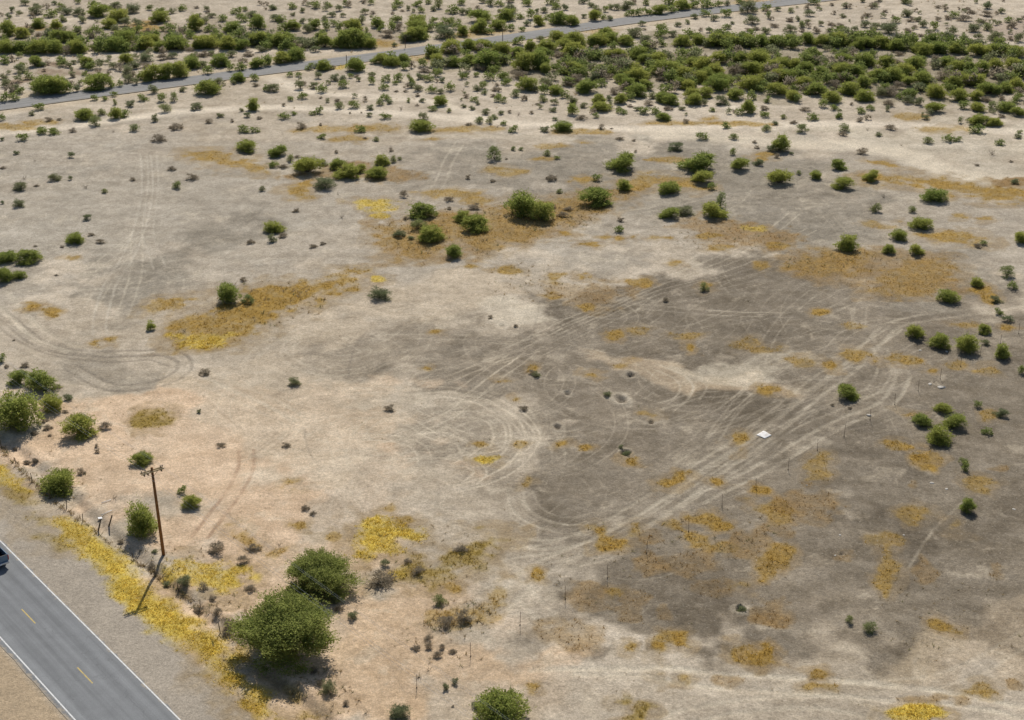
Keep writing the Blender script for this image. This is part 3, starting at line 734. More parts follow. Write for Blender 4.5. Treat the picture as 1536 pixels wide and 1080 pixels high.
def stems(name, seed, cs, r0, mat, k=5, spread=.05, up=.9):
    rng = np.random.default_rng(seed); mb = MB()
    for c in cs:
        b = np.array((rng.uniform(-spread, spread), rng.uniform(-spread, spread), -.03))
        m1 = b + (c - b) * .35 + np.array((rng.uniform(-.05, .05), rng.uniform(-.05, .05), .02))
        m2 = b + (c - b) * .7 + np.array((rng.uniform(-.04, .04), rng.uniform(-.04, .04), .03))
        mb.tube([b, m1, m2, b + (c - b) * up], [r0, r0 * .7, r0 * .45, r0 * .18], k, False)
    return mb.mesh(name, mat, True)

def twig_mesh(name, seed, n, mat, h=1.0, r0=.014):
    """a leafless bush or sapling: stems that fork twice"""
    rng = np.random.default_rng(seed); mb = MB()
    def grow(p, d, L, r, lev):
        q = p + d * L * .5 + rng.normal(size=3) * .03 * L; e = p + d * L + rng.normal(size=3) * .06 * L
        e[2] = max(e[2], .03)
        mb.tube([p, q, e], [r, r * .8, r * .5], 3, False)
        if lev:
            for _ in range(rng.integers(2, 4)):
                nd = d + rng.normal(size=3) * .55 + np.array((0, 0, .12)); nd /= np.linalg.norm(nd)
                grow(q if rng.random() < .4 else e, nd, L * rng.uniform(.5, .8), r * .55, lev - 1)
    for k in range(n):
        a = 2 * math.pi * k / n + rng.uniform(-.4, .4); t = rng.uniform(.25, .75)
        d = np.array((math.cos(a) * t, math.sin(a) * t, 1.0)); d /= np.linalg.norm(d)
        grow(np.array((0.01 * math.cos(a), .01 * math.sin(a), -.02)), d, .42 * h, r0, 2)
    me = mb.mesh(name, mat, True)
    at_ = me.attributes.new('leafvar', 'FLOAT', 'POINT'); at_.data.foreach_set('value', rng.random(len(me.vertices)).astype(np.float32))
    return me

def join_raw(name, parts, mat2=None):
    """two meshes as one with a slot each"""
    V = []; Fs = []; mi = []; n = 0; lv = []
    me = bpy.data.meshes.new(name)
    for s, p in enumerate(parts):
        co = np.empty(len(p.vertices) * 3, np.float32); p.vertices.foreach_get('co', co); co = co.reshape(-1, 3)
        V.append(co); a = p.attributes.get('leafvar'); v = np.full(len(co), .4, np.float32)
        if a: a.data.foreach_get('value', v)
        lv.append(v)
        for f in p.polygons: Fs.append([n + i for i in f.vertices]); mi.append(s)
        n += len(co); me.materials.append(p.materials[0])
    me.from_pydata(np.concatenate(V).tolist(), [], Fs); me.polygons.foreach_set('material_index', mi); me.update()
    a = me.attributes.new('leafvar', 'FLOAT', 'POINT'); a.data.foreach_set('value', np.concatenate(lv))
    return me

LIB = {}
def lib():
    for v in range(6):     # well grown mesquite bushes
        m, cs = crown('crown', 100 + v, 12 + v, 7200, .072, .0125, M['leaf_g'], (.15, .25)); LIB['g', 'big', v] = (m, stems('trunk', 200 + v, cs, .016, M['bark']))
    for v in range(6):     # the same seen small
        m, cs = crown('crown', 300 + v, 9 + v, 1500, .11, .025, M['leaf_g'], (.18, .28)); LIB['g', 'small', v] = (join_raw('mesquite_bush', [m, stems('trunk', 400 + v, cs[:4], .02, M['bark'], 3)]), None)
        LIB['g', 'tiny', v] = (crown('crown', 350 + v, 8 + v % 3, 440, .14, .040, M['leaf_far'], (.18, .28))[0], None)
    for v in range(4):
        m, cs = crown('crown', 500 + v, 13, 3200, .085, .012, M['leaf_d'], (.13, .22), hollow=.35); LIB['d', 'big', v] = (m, stems('trunk', 600 + v, cs, .010, M['bark'], 4))
        m, cs = crown('crown', 520 + v, 9, 900, .12, .026, M['leaf_d'], (.15, .25), hollow=.35); LIB['d', 'small', v] = (join_raw('creosote_bush', [m, stems('trunk', 620 + v, cs[:4], .02, M['bark'], 3)]), None)
    for v in range(5):
        LIB['d', 'tiny', v] = (crown('crown', 560 + v, 6, 260, .16, .042, M['leaf_d'], (.18, .27), hollow=.35)[0], None)
        LIB['b', 'tiny', v] = (crown('crown', 580 + v, 6, 180, .24, .04, M['leaf_b'], (.16, .26), hollow=.2, flat=.7)[0], None)
    for v in range(4):
        m, cs = crown('crown', 700 + v, 9, 2600, .075, .012, M['leaf_s'], (.14, .22), hollow=.35, bot=.12, flat=.4); LIB['s', 'big', v] = (m, stems('trunk', 800 + v, cs, .016, M['bark'], 4))
        m, cs = crown('crown', 720 + v, 10, 800, .13, .022, M['leaf_s'], (.18, .26), hollow=.3, bot=.14); LIB['s', 'small', v] = (join_raw('palo_verde_sapling', [m, stems('trunk', 820 + v, cs, .022, M['bark'], 3)]), None)
    for v in range(5):
        m, cs = crown('crown', 900 + v, 9, 1100, .14, .014, M['leaf_b'], (.14, .24), hollow=.2, flat=.7); tw = twig_mesh('twigs', 950 + v, 7, M['leaf_b'], .8, .012)
        LIB['b', 'big', v] = (join_raw('dry_bush', [m, tw]), None); LIB['b', 'small', v] = LIB['b', 'big', v]
    for v in range(4):
        m = twig_mesh('dead_sapling', 1000 + v, 5, M['leaf_b'], 1.0, .020); LIB['t', 'big', v] = (m, None); LIB['t', 'small', v] = (m, None)
lib()
NV = dict(g=6, d=4, s=4, b=5, t=4)

# ------------------------------------------------------------------ plant survey: centre x, foot y, width, height on enlarged crops (kind letters as in LIB)
TILES = []
def tile(x0, y0, s, txt):
    for e in txt.split(';'):
        e = e.strip()
        if not e: continue
        q = e.split(','); TILES.append((x0 + float(q[0]) / s, y0 + float(q[1]) / s, float(q[2]) / s, float(q[3]) / s, q[4].strip()))
A384 = 3.84
tile(0, 0, A384, '65,72,40,35,d;140,30,60,25,d;205,40,40,20,d;310,25,40,20,d;110,80,35,20,d;45,105,40,30,d;200,85,90,50,d;285,100,80,50,g;330,70,50,30,g;375,85,70,35,d;445,90,80,40,d;530,60,60,60,g;560,100,130,60,g;660,50,70,35,d;755,78,90,45,d;670,130,120,70,g;715,150,60,50,d;785,140,60,35,d;475,132,50,35,d;355,125,50,30,s;920,80,60,40,g;975,80,40,20,d;910,130,110,50,g;1045,62,60,40,g;1130,48,30,18,b;1190,62,40,30,d;1215,100,50,30,d;1140,98,40,25,d;1280,122,70,40,g;1360,80,70,45,g;1410,60,40,25,g;1390,125,80,50,g;1450,100,70,30,d;1480,165,90,80,g;1340,190,110,65,g;1215,180,60,40,g;1120,180,90,90,g;1175,135,60,40,d;980,180,80,45,g;1055,185,40,40,g;930,180,40,30,g;845,190,50,35,b;780,190,80,40,g;730,190,60,40,g;620,165,90,45,g;660,190,60,50,d;545,190,80,50,g;510,215,70,50,g;440,195,60,50,g;320,175,70,60,g;270,220,60,60,d;210,160,90,50,g;175,195,40,35,d;120,220,80,60,g;35,210,100,90,g;220,210,50,25,b')
tile(0, 0, A384, '20,310,110,80,g;100,305,110,70,g;210,315,140,80,g;310,310,110,80,g;380,315,70,60,b;440,310,100,80,g;330,245,100,70,g;400,240,90,60,g;570,290,60,50,d;650,300,140,70,g;700,260,140,80,g;760,290,60,40,b;830,290,100,80,g;880,260,80,60,g;920,300,100,60,g;1010,295,140,60,g;1090,300,60,30,b;1130,285,60,70,g;1185,285,130,80,g;1300,290,110,80,g;1390,290,90,60,g;1480,265,130,70,g;1500,300,60,30,d;985,220,60,30,d;1050,240,50,25,b;1380,240,60,30,b')
tile(0, 0, A384, '20,370,80,40,g;200,385,80,60,g;245,385,40,30,d;110,420,80,40,d;360,385,70,35,g;395,390,50,30,d;495,390,80,60,g;575,372,45,35,d;420,370,40,25,d;650,400,60,40,d;720,370,80,60,g;780,400,60,45,d;830,395,70,40,b;830,360,80,50,d;930,350,70,40,b;990,340,60,35,d;1165,330,80,40,b;1100,400,110,70,g;1265,385,120,70,g;1330,330,60,40,d;1430,325,70,35,b;1385,410,70,50,g;1330,412,50,45,g;1480,395,90,60,g;1530,375,60,60,g;1195,430,70,50,g;860,470,120,90,g;950,460,120,90,g;1030,450,90,90,g;730,440,70,60,d;735,480,70,50,d;780,490,50,40,d;550,525,150,90,g;635,510,60,50,g;690,500,40,40,g;250,550,170,90,g;320,545,120,100,g;395,535,60,60,g;440,530,40,40,d;20,590,50,60,g;70,585,80,50,g;75,530,60,45,d;30,500,60,50,d;15,455,50,30,d;250,412,30,20,b;415,448,30,25,b')
tile(0, 0, A384, '880,540,60,50,d;1050,530,45,30,d;540,580,50,35,g;600,580,45,28,g;650,558,50,20,g;1250,500,70,50,d;1195,548,140,55,g;1370,475,90,50,g;1465,468,60,40,g;1345,488,35,25,d;1470,500,50,25,b;215,640,80,50,g;180,670,40,30,d;10,700,40,60,g;475,695,120,80,g;540,730,90,65,s;580,668,60,40,s;660,690,70,75,g;710,680,80,50,g;275,705,50,30,b;340,698,35,15,b;745,618,60,40,d;815,585,70,40,g;930,585,60,50,g;945,650,70,60,s;1000,585,45,55,s;660,605,30,35,s;890,705,45,55,d;1125,638,80,50,d;1455,640,70,90,g;1420,680,45,35,d;1390,645,30,25,d;1265,678,50,28,d;1200,712,50,30,b;1335,706,25,25,b;1490,690,40,20,b;1010,755,90,35,b;770,762,60,50,s;650,768,40,30,t;415,768,45,28,b;235,768,60,30,g;305,768,50,25,g;1400,768,80,50,g;1465,768,60,40,g;1530,525,40,40,g')
tile(400, 0, A384, '145,50,60,40,g;30,55,50,25,d;205,70,35,30,d;280,48,70,40,g;355,40,45,30,g;415,62,50,35,d;450,35,35,40,g;375,95,55,30,d;440,95,40,20,d;565,82,45,35,d;610,80,35,20,b;560,20,30,25,b;150,90,35,20,d;725,82,25,20,b;755,40,70,35,g;815,60,30,30,d;780,68,30,15,b;870,40,70,35,g;930,25,50,30,g;960,65,40,30,d;990,50,50,60,s;1075,82,90,45,g;1130,85,50,35,d;1120,30,60,20,g;1245,20,50,20,d;1290,35,60,60,s;1340,40,60,40,g;1400,20,70,30,g;1490,20,60,30,g;1405,80,80,50,d;1340,72,30,20,d;1255,90,50,30,g;1215,48,30,20,b;1500,40,60,40,g;1380,120,110,45,g;1520,110,60,60,g;1460,110,60,35,g;50,120,60,40,d;90,175,60,50,g;150,175,90,60,g;75,130,80,40,g;205,130,40,30,d;230,185,60,50,d;270,170,90,60,g;340,170,60,60,g;390,150,60,40,g;335,110,40,20,d;415,175,50,50,g;500,180,90,70,g;545,135,50,50,d;575,195,25,60,s;635,160,80,60,g;655,180,40,40,g;690,215,100,40,b;720,180,60,60,g;760,175,70,50,b;745,130,80,40,g;830,240,120,80,g;880,235,100,80,g;800,245,90,50,d;860,160,120,60,g;870,190,120,60,g;940,180,60,50,g;990,180,80,50,g;1040,150,80,50,g;1025,225,130,70,d;1100,170,70,50,g;1130,210,70,60,g;960,130,60,30,g;1230,190,110,80,g;1330,175,90,60,g;1280,200,60,40,g;1405,180,60,40,g;1470,185,50,30,g;1500,150,50,30,d;1230,130,120,40,g')
tile(400, 0, A384, '80,270,140,80,g;10,250,60,60,g;150,275,80,40,b;240,275,100,50,b;330,275,90,80,g;430,280,120,100,g;510,280,120,110,g;590,280,80,60,g;185,245,60,35,d;480,180,100,60,g;735,270,40,25,d;280,300,60,35,d;160,355,130,75,g;80,370,100,70,g;10,380,50,80,g;325,410,90,60,g;245,405,60,40,g;290,395,50,30,d;380,400,40,25,b;515,415,110,80,g;610,370,50,30,g;670,370,100,60,g;720,385,90,60,g;790,370,80,60,g;800,400,60,50,g;895,380,60,50,g;910,415,80,30,b;955,335,100,60,g;985,380,90,70,g;1060,310,130,80,g;1170,290,100,50,g;1080,385,100,60,g;1160,370,90,60,g;1250,300,110,60,g;1270,395,180,90,g;1360,310,110,70,g;1440,330,80,60,g;1480,410,130,110,g;1520,300,70,70,g;1330,320,60,25,b;1350,370,80,60,d;1450,260,90,40,g;1240,410,100,30,b')
tile(400, 0, A384, '135,445,45,30,g;185,445,45,28,g;298,455,50,40,d;390,468,60,40,d;440,465,45,30,d;480,450,40,30,g;515,445,40,20,b;530,468,35,25,d;605,448,55,35,d;605,485,45,45,g;685,472,55,45,g;755,470,65,50,g;740,488,40,25,g;825,475,45,60,g;835,505,45,30,d;885,455,60,30,d;930,470,70,45,g;985,440,70,50,g;1010,475,40,30,d;1130,455,60,45,g;1150,440,40,30,d;1210,440,45,28,g;1285,465,80,50,g;1355,450,40,30,g;1380,490,70,45,g;1450,455,120,40,b;1500,525,110,80,g;1325,495,30,20,b;1250,512,60,45,g;1220,525,40,25,d;1320,525,60,25,b;1255,545,40,30,s;1435,560,60,45,s;190,515,65,50,d;270,508,60,25,d;315,535,70,50,g;440,505,75,35,g;675,520,65,35,g;870,525,65,40,d;800,530,35,15,b;745,530,30,12,b;950,535,70,35,g;1000,540,50,30,d;1055,525,65,50,g;1135,520,20,30,t;1150,565,40,25,b;1195,588,50,35,g;1215,605,30,25,d;1305,560,45,20,b;1330,588,50,40,g;870,556,30,25,b;895,590,40,25,d;1000,612,80,60,g;680,580,70,30,g;650,610,50,30,s;705,600,40,25,d;30,530,80,45,d;135,582,45,30,g;205,572,65,35,g;310,570,25,15,b;408,598,45,30,b;98,612,30,20,b;415,632,55,25,s;500,628,75,40,g;595,638,50,35,d;590,675,45,28,d;773,640,35,55,t;685,690,75,40,g;900,692,60,50,d;955,642,60,35,g;1050,648,30,30,s;865,612,25,15,b;1135,622,35,22,d;1183,635,40,28,d;1260,662,45,40,d;1350,662,40,30,d;1400,652,25,28,b;1450,670,40,40,t;1525,658,30,22,b;95,692,75,45,g;155,666,45,28,g;265,668,50,25,g;300,660,55,55,g;480,658,20,12,b;545,655,15,10,b;195,750,70,42,b;310,728,25,18,b;1225,712,60,35,s;1285,715,45,50,s;1310,690,40,35,s;1365,725,45,35,g;1330,740,30,30,t;1165,725,40,12,b;540,768,80,50,g;890,768,130,45,g;1420,768,60,50,g;705,768,20,20,t')
tile(800, 0, A384, '60,75,50,35,d;130,55,70,40,g;185,60,40,35,d;290,25,60,30,d;335,45,45,30,d;20,80,30,30,d;110,30,100,30,g;90,115,60,40,g;30,150,70,60,g;150,145,120,50,g;230,150,80,60,g;355,120,70,60,g;405,115,40,35,g;445,120,40,30,d;290,105,40,25,d;160,80,30,20,d;365,70,60,25,d;540,60,90,50,d;470,60,60,30,d;555,95,60,40,g;600,95,70,45,g;660,90,80,45,g;730,85,90,50,g;800,75,80,40,g;860,60,90,60,g;930,50,80,40,g;1000,48,100,35,g;1070,40,60,30,g;1190,28,70,25,g;1120,35,40,30,d;650,30,50,40,g;790,30,100,40,g;630,150,45,30,d;640,175,25,15,b;740,185,80,40,g;835,155,45,28,d;890,140,35,25,s;930,110,50,25,d;995,98,70,25,g;1045,122,50,35,d;1110,100,80,40,g;1240,80,120,50,d;1345,65,70,40,g;1410,65,40,25,d;1265,140,90,45,d;1355,105,30,40,s;1115,170,55,30,g;1015,190,50,25,d;965,180,25,30,b;1070,200,50,30,d;1485,185,70,35,d;1480,125,50,30,b;1525,120,30,30,d;1280,175,60,25,b;1485,75,40,25,s;1150,140,30,15,d;1390,160,60,20,b;1240,180,50,20,b')
tile(800, 0, A384, '140,240,90,60,g;40,240,50,35,d;240,265,130,80,g;80,300,120,50,g;180,285,100,60,g;380,265,120,70,g;450,250,100,60,g;340,270,70,60,g;530,265,100,50,g;590,220,100,40,d;420,215,90,50,g;650,250,80,40,d;680,275,70,40,g;740,270,60,50,g;740,220,90,35,g;800,215,60,30,d;860,270,110,50,g;900,220,90,40,g;960,260,90,50,g;1050,275,130,60,g;1150,275,110,70,g;1240,270,110,70,g;1320,270,90,70,g;1400,265,100,60,g;1480,260,90,60,g;1530,255,60,50,g;1340,195,60,40,d;240,330,140,60,g;40,340,90,70,g;150,330,80,25,b;30,400,130,110,g;70,420,70,60,g;180,365,60,35,d;230,350,50,25,b;440,340,90,50,g;500,335,90,50,g;610,340,120,60,g;360,340,60,30,d;430,365,40,20,d;490,360,120,30,b;500,420,110,60,b;590,420,90,60,g;650,370,100,60,g;720,370,110,60,g;760,440,150,80,g;850,370,80,50,g;920,390,90,60,g;1070,375,120,70,g;1000,420,140,50,g;1050,440,110,50,g;1200,370,110,60,g;1300,385,150,60,g;1410,360,50,80,g;1330,320,70,30,g;1180,440,130,70,b;1260,440,130,70,g;1370,430,130,80,g;1440,400,110,60,g;1510,400,80,60,g;780,330,80,30,b')
tile(800, 0, A384, '130,410,80,50,g;230,430,120,60,g;170,430,80,50,g;290,390,80,50,g;400,440,110,70,g;460,430,60,60,g;340,400,60,40,d;250,470,80,50,b;200,500,90,40,b;350,470,90,40,d;310,540,130,60,g;390,500,80,50,g;290,530,90,50,g;470,545,70,45,b;510,480,90,50,g;540,510,80,60,g;610,470,130,50,g;600,560,130,70,g;640,520,90,60,g;560,580,70,50,g;665,520,60,50,g;740,470,70,30,b;800,480,70,50,g;860,460,120,60,g;850,510,80,60,g;890,520,90,60,g;960,480,110,60,g;1000,460,110,50,g;1090,500,120,70,g;930,610,100,70,g;910,570,80,60,g;990,570,100,60,g;1060,530,130,60,g;1170,580,110,70,g;1090,610,90,50,d;1180,480,60,50,d;1260,530,140,80,g;1310,540,80,50,g;1360,520,70,40,d;1430,480,120,60,g;1420,560,120,50,g;1500,590,80,60,g;1260,580,60,60,g;1480,480,120,70,g;1340,490,100,60,g;1160,420,80,50,g;790,610,110,60,g;740,590,80,60,g;770,545,100,40,g;690,570,60,35,d;500,600,80,60,g;440,580,40,30,d;375,605,80,60,g;395,648,110,40,g;510,660,70,45,g;290,622,50,30,d;225,595,60,40,d;225,665,65,75,g;120,605,50,35,d;115,648,50,30,d;55,588,55,35,s;60,540,60,60,g;130,545,90,50,g;180,565,60,50,g;10,530,40,40,d;75,510,100,60,d;230,480,60,60,b;645,660,80,50,g;705,660,70,50,g;600,640,45,25,d;755,697,85,50,g;665,610,60,35,b;780,640,60,25,b;855,640,45,25,d;560,620,40,20,b;985,610,40,40,d;880,712,40,30,b;1110,745,60,45,g;1190,670,60,50,g;1245,660,80,90,g;1330,640,55,30,b;1335,682,70,35,g;1395,725,40,28,d;1350,600,50,40,g;1345,760,60,25,s;170,765,110,65,g;65,768,60,40,d;395,750,40,35,b;450,748,20,10,b;280,695,70,20,b;125,698,35,25,d;25,605,30,15,b;1440,690,40,20,s;1500,720,50,20,b;1525,600,50,50,g')
tile(1136, 0, A384, '330,30,80,35,g;510,50,30,30,b;430,35,30,20,b;610,15,40,20,d;680,40,70,30,b;700,10,50,20,d;860,25,60,20,s;890,40,30,30,t;1045,50,40,20,b;1330,55,65,40,d;1410,80,50,25,d;1215,60,40,15,b;305,95,60,30,d;290,135,40,25,d;370,150,40,30,d;260,160,50,35,s;495,105,40,20,d;430,150,50,15,b;565,180,40,30,d;480,160,60,20,b;625,160,60,40,d;640,100,60,20,b;690,170,60,25,d;665,190,50,15,b;740,75,40,15,b;800,135,60,40,g;865,100,70,40,d;770,200,110,50,d;885,130,50,30,b;930,130,50,25,d;870,190,60,30,b;910,170,40,25,b;960,160,60,40,d;1020,175,55,50,g;990,195,40,20,d;940,215,40,15,b;1140,110,70,40,g;1040,115,40,15,b;1100,120,50,30,b;1200,130,90,30,b;1250,190,80,35,d;1300,140,60,30,b;1330,180,60,40,s;1240,85,60,15,b;1400,140,30,15,d;1455,135,60,35,g;1510,130,40,20,d;1130,210,60,50,d;1060,230,70,40,g;1110,235,60,50,d;995,248,60,35,s;1190,250,60,50,d;1240,265,60,40,d;1275,235,60,30,d;1380,245,100,60,d;1460,240,40,30,b;1505,245,60,50,d;1325,100,80,30,b;260,185,50,20,b;350,185,40,20,b;415,185,40,20,d;715,215,20,15,b;390,270,100,70,g;300,255,110,60,g;480,270,100,80,g;490,205,90,40,g;530,270,60,60,g;590,290,90,70,g;640,285,100,70,g;730,285,120,60,g;810,300,90,70,g;930,310,80,60,g;970,325,100,70,g;1050,315,100,70,g;1140,315,70,60,g;1200,320,70,45,g;1290,330,120,60,g;1370,325,100,70,g;1440,320,70,50,g;1500,335,110,60,g;820,325,60,30,b;670,330,60,40,d')
tile(1136, 0, A384, '315,315,60,45,g;445,310,45,30,g;500,315,40,25,d;330,380,80,50,g;395,395,60,40,g;290,420,100,60,g;500,370,100,50,g;470,330,50,15,d;540,355,40,20,d;630,390,130,50,g;750,400,120,60,g;810,370,60,15,b;910,400,120,70,g;1030,380,70,70,b;1100,390,100,60,g;1160,420,110,50,g;1220,420,80,60,g;1300,430,110,80,g;1380,400,90,60,g;1490,400,100,60,g;1520,450,80,60,g;1090,470,110,70,b;1190,360,60,25,b;1130,350,60,25,b;370,460,110,70,g;490,450,130,60,g;570,450,100,70,g;690,470,110,70,g;800,480,140,70,g;860,440,110,60,g;620,510,100,70,g;510,490,150,50,b;450,520,80,60,b;540,555,120,70,g;270,520,100,70,g;350,560,120,70,g;440,600,110,70,g;620,590,110,60,g;720,560,90,50,d;780,560,100,60,b;820,520,80,50,b;880,500,90,50,g;960,495,130,70,g;940,530,80,45,d;1040,570,120,80,g;1000,545,80,40,g;1140,510,110,70,g;1180,490,120,60,g;1170,585,120,70,g;1270,500,110,60,g;1270,580,80,60,g;1340,550,120,70,g;1440,540,80,60,g;1500,520,100,70,g;1320,590,80,30,b;1410,460,110,60,b;880,560,80,40,g;870,600,70,50,d;760,615,75,45,b;935,610,60,50,d;1030,650,110,60,g;1200,630,80,50,g;1280,645,90,60,g;1360,630,60,40,s;1450,650,110,70,g;1510,670,80,60,g;1410,580,50,30,b;1390,550,60,50,g;280,650,60,30,b;380,625,60,50,g;445,640,60,40,g;600,660,60,50,g;655,640,55,40,g;595,705,45,30,b;475,685,45,35,s;325,700,80,40,g;260,768,75,60,s;508,762,70,50,s;635,755,35,30,t;775,752,70,15,b;1290,725,120,60,g;1370,730,90,50,g;1270,768,100,40,g;970,690,50,30,d;1410,680,50,25,b;1515,768,40,25,g;545,610,25,20,b')
tile(0, 200, A384, '120,55,80,50,g;235,15,70,25,g;300,18,75,25,g;10,52,30,25,d;90,130,40,28,d;410,145,42,40,d;200,168,28,14,t;12,212,35,20,b;110,335,85,60,d;135,275,60,30,t;205,312,35,8,b;305,280,80,38,d;405,272,28,28,d;760,275,40,25,b;985,218,55,30,b;905,55,95,30,b;490,325,60,48,t;600,345,40,30,s;1015,320,65,38,s;1100,275,80,10,b;1510,335,40,35,d;100,430,70,55,d;12,410,25,25,d;495,500,55,40,d;425,638,108,78,g;355,658,30,15,b;520,590,40,15,b;570,635,60,12,b;200,655,25,12,b;1415,110,130,75,g;30,750,120,80,g;150,755,140,70,g;15,860,110,100,g;100,840,80,55,g;320,818,25,12,b;1310,985,130,130,g;1425,985,75,70,s;1400,855,40,28,b;1440,640,60,22,b')
tile(400, 200, A384, '318,38,60,40,g;630,50,40,20,s;565,38,30,12,b;60,140,120,60,g;35,200,70,50,g;135,165,50,50,s;175,145,40,12,b;90,205,60,20,b;230,240,165,115,g;325,190,55,45,s;405,210,100,70,g;465,270,150,85,g;530,235,90,60,g;330,330,130,80,d;410,360,35,35,t;660,192,90,68,g;730,175,40,45,s;765,160,30,20,s;625,270,130,65,g;400,118,25,28,b;715,110,28,26,b;1310,165,90,95,s;1420,105,35,30,s;1465,105,30,25,s;1380,158,22,12,b;1160,272,35,30,b;790,375,55,45,b;1050,400,55,35,b;430,500,50,45,t;170,455,50,25,b;895,500,150,95,g;870,565,100,50,s;940,640,150,110,g;1125,520,90,75,g;1195,580,170,105,g;1075,730,100,90,g;1470,500,180,165,g;1195,450,80,25,b;1050,448,40,10,b;800,505,30,25,b;830,620,40,20,d;760,608,80,25,d;28,632,60,55,d;90,605,60,18,b;35,578,115,70,g;645,970,125,60,d;265,668,50,22,b;320,650,40,12,b;1300,290,40,10,b;1586,520,130,130,g')
tile(800, 200, A384, '80,138,50,40,s;138,160,40,25,g;520,232,180,120,g;590,115,20,22,b;665,85,15,20,t;825,108,95,55,d;975,42,85,40,g;1155,40,55,40,s;1275,60,30,22,b;1290,90,35,22,b;1150,128,42,48,g;1425,110,110,110,g;1370,105,50,45,d;1405,145,35,30,b;1490,125,30,20,d;1195,220,110,85,g;1300,192,70,45,d;1425,300,145,100,g;965,235,200,120,g;980,298,130,90,g;1030,330,60,50,g;370,285,65,48,g;105,285,80,28,b;525,340,85,75,g;785,360,125,85,g;360,432,180,110,g;150,355,40,30,s;1040,500,150,110,g;1080,430,60,100,s;790,500,115,70,g;880,480,100,40,d;505,515,50,28,b;497,578,70,48,g;985,912,60,60,s;765,975,45,30,b;1243,970,25,15,b;500,48,50,12,b;580,52,30,12,b;170,490,70,25,b;110,440,50,20,b;200,455,60,20,b')
tile(1136, 200, A384, '470,215,90,72,g;610,125,75,42,b;240,240,30,30,s;340,268,75,58,g;500,330,120,80,g;665,285,95,75,g;1030,408,140,60,g;675,465,100,90,t;690,465,70,60,s;730,380,50,45,t;895,465,55,45,s;950,565,125,75,g;820,625,95,75,g;525,685,125,105,g;760,700,70,65,g;920,710,85,75,g;1275,665,55,28,b;1310,650,50,30,g;1110,985,115,90,g;1270,890,75,60,g;1450,840,100,80,s;1475,905,60,60,g;1380,980,70,50,d;1490,295,50,35,d;1525,640,90,80,g;1400,68,65,42,g;1360,130,70,40,t;1465,170,30,15,b;1270,190,30,14,b;830,75,25,20,t;990,60,60,35,s;1110,50,80,45,g;1160,48,55,35,g;705,20,45,20,d;1510,30,50,30,d;500,18,60,15,b')
tile(0, 440, A384, '8,400,50,80,g;95,530,110,95,g;215,580,170,150,g;140,430,60,25,b;330,552,50,18,b;390,620,60,45,d;285,690,135,120,g;60,820,280,260,g;440,845,190,150,g;600,790,80,50,b;265,790,60,30,b;370,692,40,18,b;250,745,40,30,b;195,818,50,25,b;285,825,30,15,b;555,890,25,30,b;558,922,35,30,b;150,975,40,30,b;200,975,45,20,b;80,895,40,20,b;865,215,55,75,g;1060,230,55,50,t;1175,475,75,25,b;1145,690,30,28,d;1270,895,60,30,b;805,998,130,70,g;35,430,30,25,b;78,275,20,12,b')
tile(400, 440, A384, '155,535,75,55,d;705,682,65,45,b;108,890,55,30,b;1290,150,35,28,b;1435,200,35,18,b;1480,680,60,28,b;1530,475,50,30,b')
tile(800, 440, A384, '20,490,50,50,d;425,598,50,32,d;530,935,50,45,d;505,905,30,30,d')
tile(1136, 440, A384, '915,270,105,95,g;1060,325,115,105,g;1215,350,135,125,g;1315,240,80,65,g;1320,305,55,40,d;1415,385,85,125,g;1525,465,50,80,g;1395,130,60,50,g;1445,172,65,45,d;525,625,125,100,g;435,658,25,18,b;535,675,30,14,b;955,775,110,85,g;1055,880,150,120,g;1080,700,100,70,g;1150,790,130,100,g;1275,665,50,50,g;1415,720,85,50,d;1330,820,75,50,g;1195,992,60,25,s')
tile(0, 680, 2.7, '225,170,150,125,g;325,88,35,30,b;735,168,40,40,g;770,230,75,65,g;565,345,130,160,g;100,40,30,20,b;140,38,40,20,b;875,410,70,55,b;1025,400,60,20,b;460,190,45,22,t;625,408,30,18,d;485,355,30,20,b;610,460,40,18,b;670,535,35,30,d;745,545,60,50,d;880,660,40,40,b;920,720,70,60,b;1010,560,50,35,b;980,450,50,40,b;820,555,40,35,b;800,640,50,30,b;860,600,40,25,b')
tile(400, 680, 2.7, '290,640,40,30,b;345,672,45,40,d;265,610,50,30,b;700,615,60,45,s;50,380,40,35,t;155,235,40,25,b;185,252,30,20,b;465,545,120,70,b;480,460,40,35,d;615,495,60,40,b;725,705,80,50,b;800,690,70,60,b;655,790,35,35,b;655,755,40,25,b;710,790,30,25,b;692,825,40,30,b;752,808,35,22,b;605,798,45,22,b;245,980,70,70,d;265,1035,40,35,t;320,1020,30,25,b;725,955,30,40,d;762,935,30,35,d;850,1035,50,35,d;400,1060,50,50,t;540,1080,90,30,d;755,1025,15,12,b;785,405,60,30,b;570,450,40,25,b;655,885,40,25,t;215,940,40,30,b;190,890,40,30,b')
tile(800, 680, 2.7, '845,645,50,40,d;380,15,30,30,d')
tile(1136, 680, 2.7, '845,75,40,50,g;855,245,60,75,g;460,730,60,50,s;375,690,30,40,s')
tile(0, 0, 1, '751,1092,76,60,g')
BIG = [(470, 906, 112, 84), (421, 1012, 152, 124)]      # the two big roadside trees

def far_y(px):
    P = ((-420, 212), (-200, 185), (0, 158.5), (200, 132), (400, 105.5), (600, 80), (800, 52), (956, 29), (1200, 1), (1420, -22), (1700, -50))
    return float(np.interp(px, [p[0] for p in P], [p[1] for p in P]))

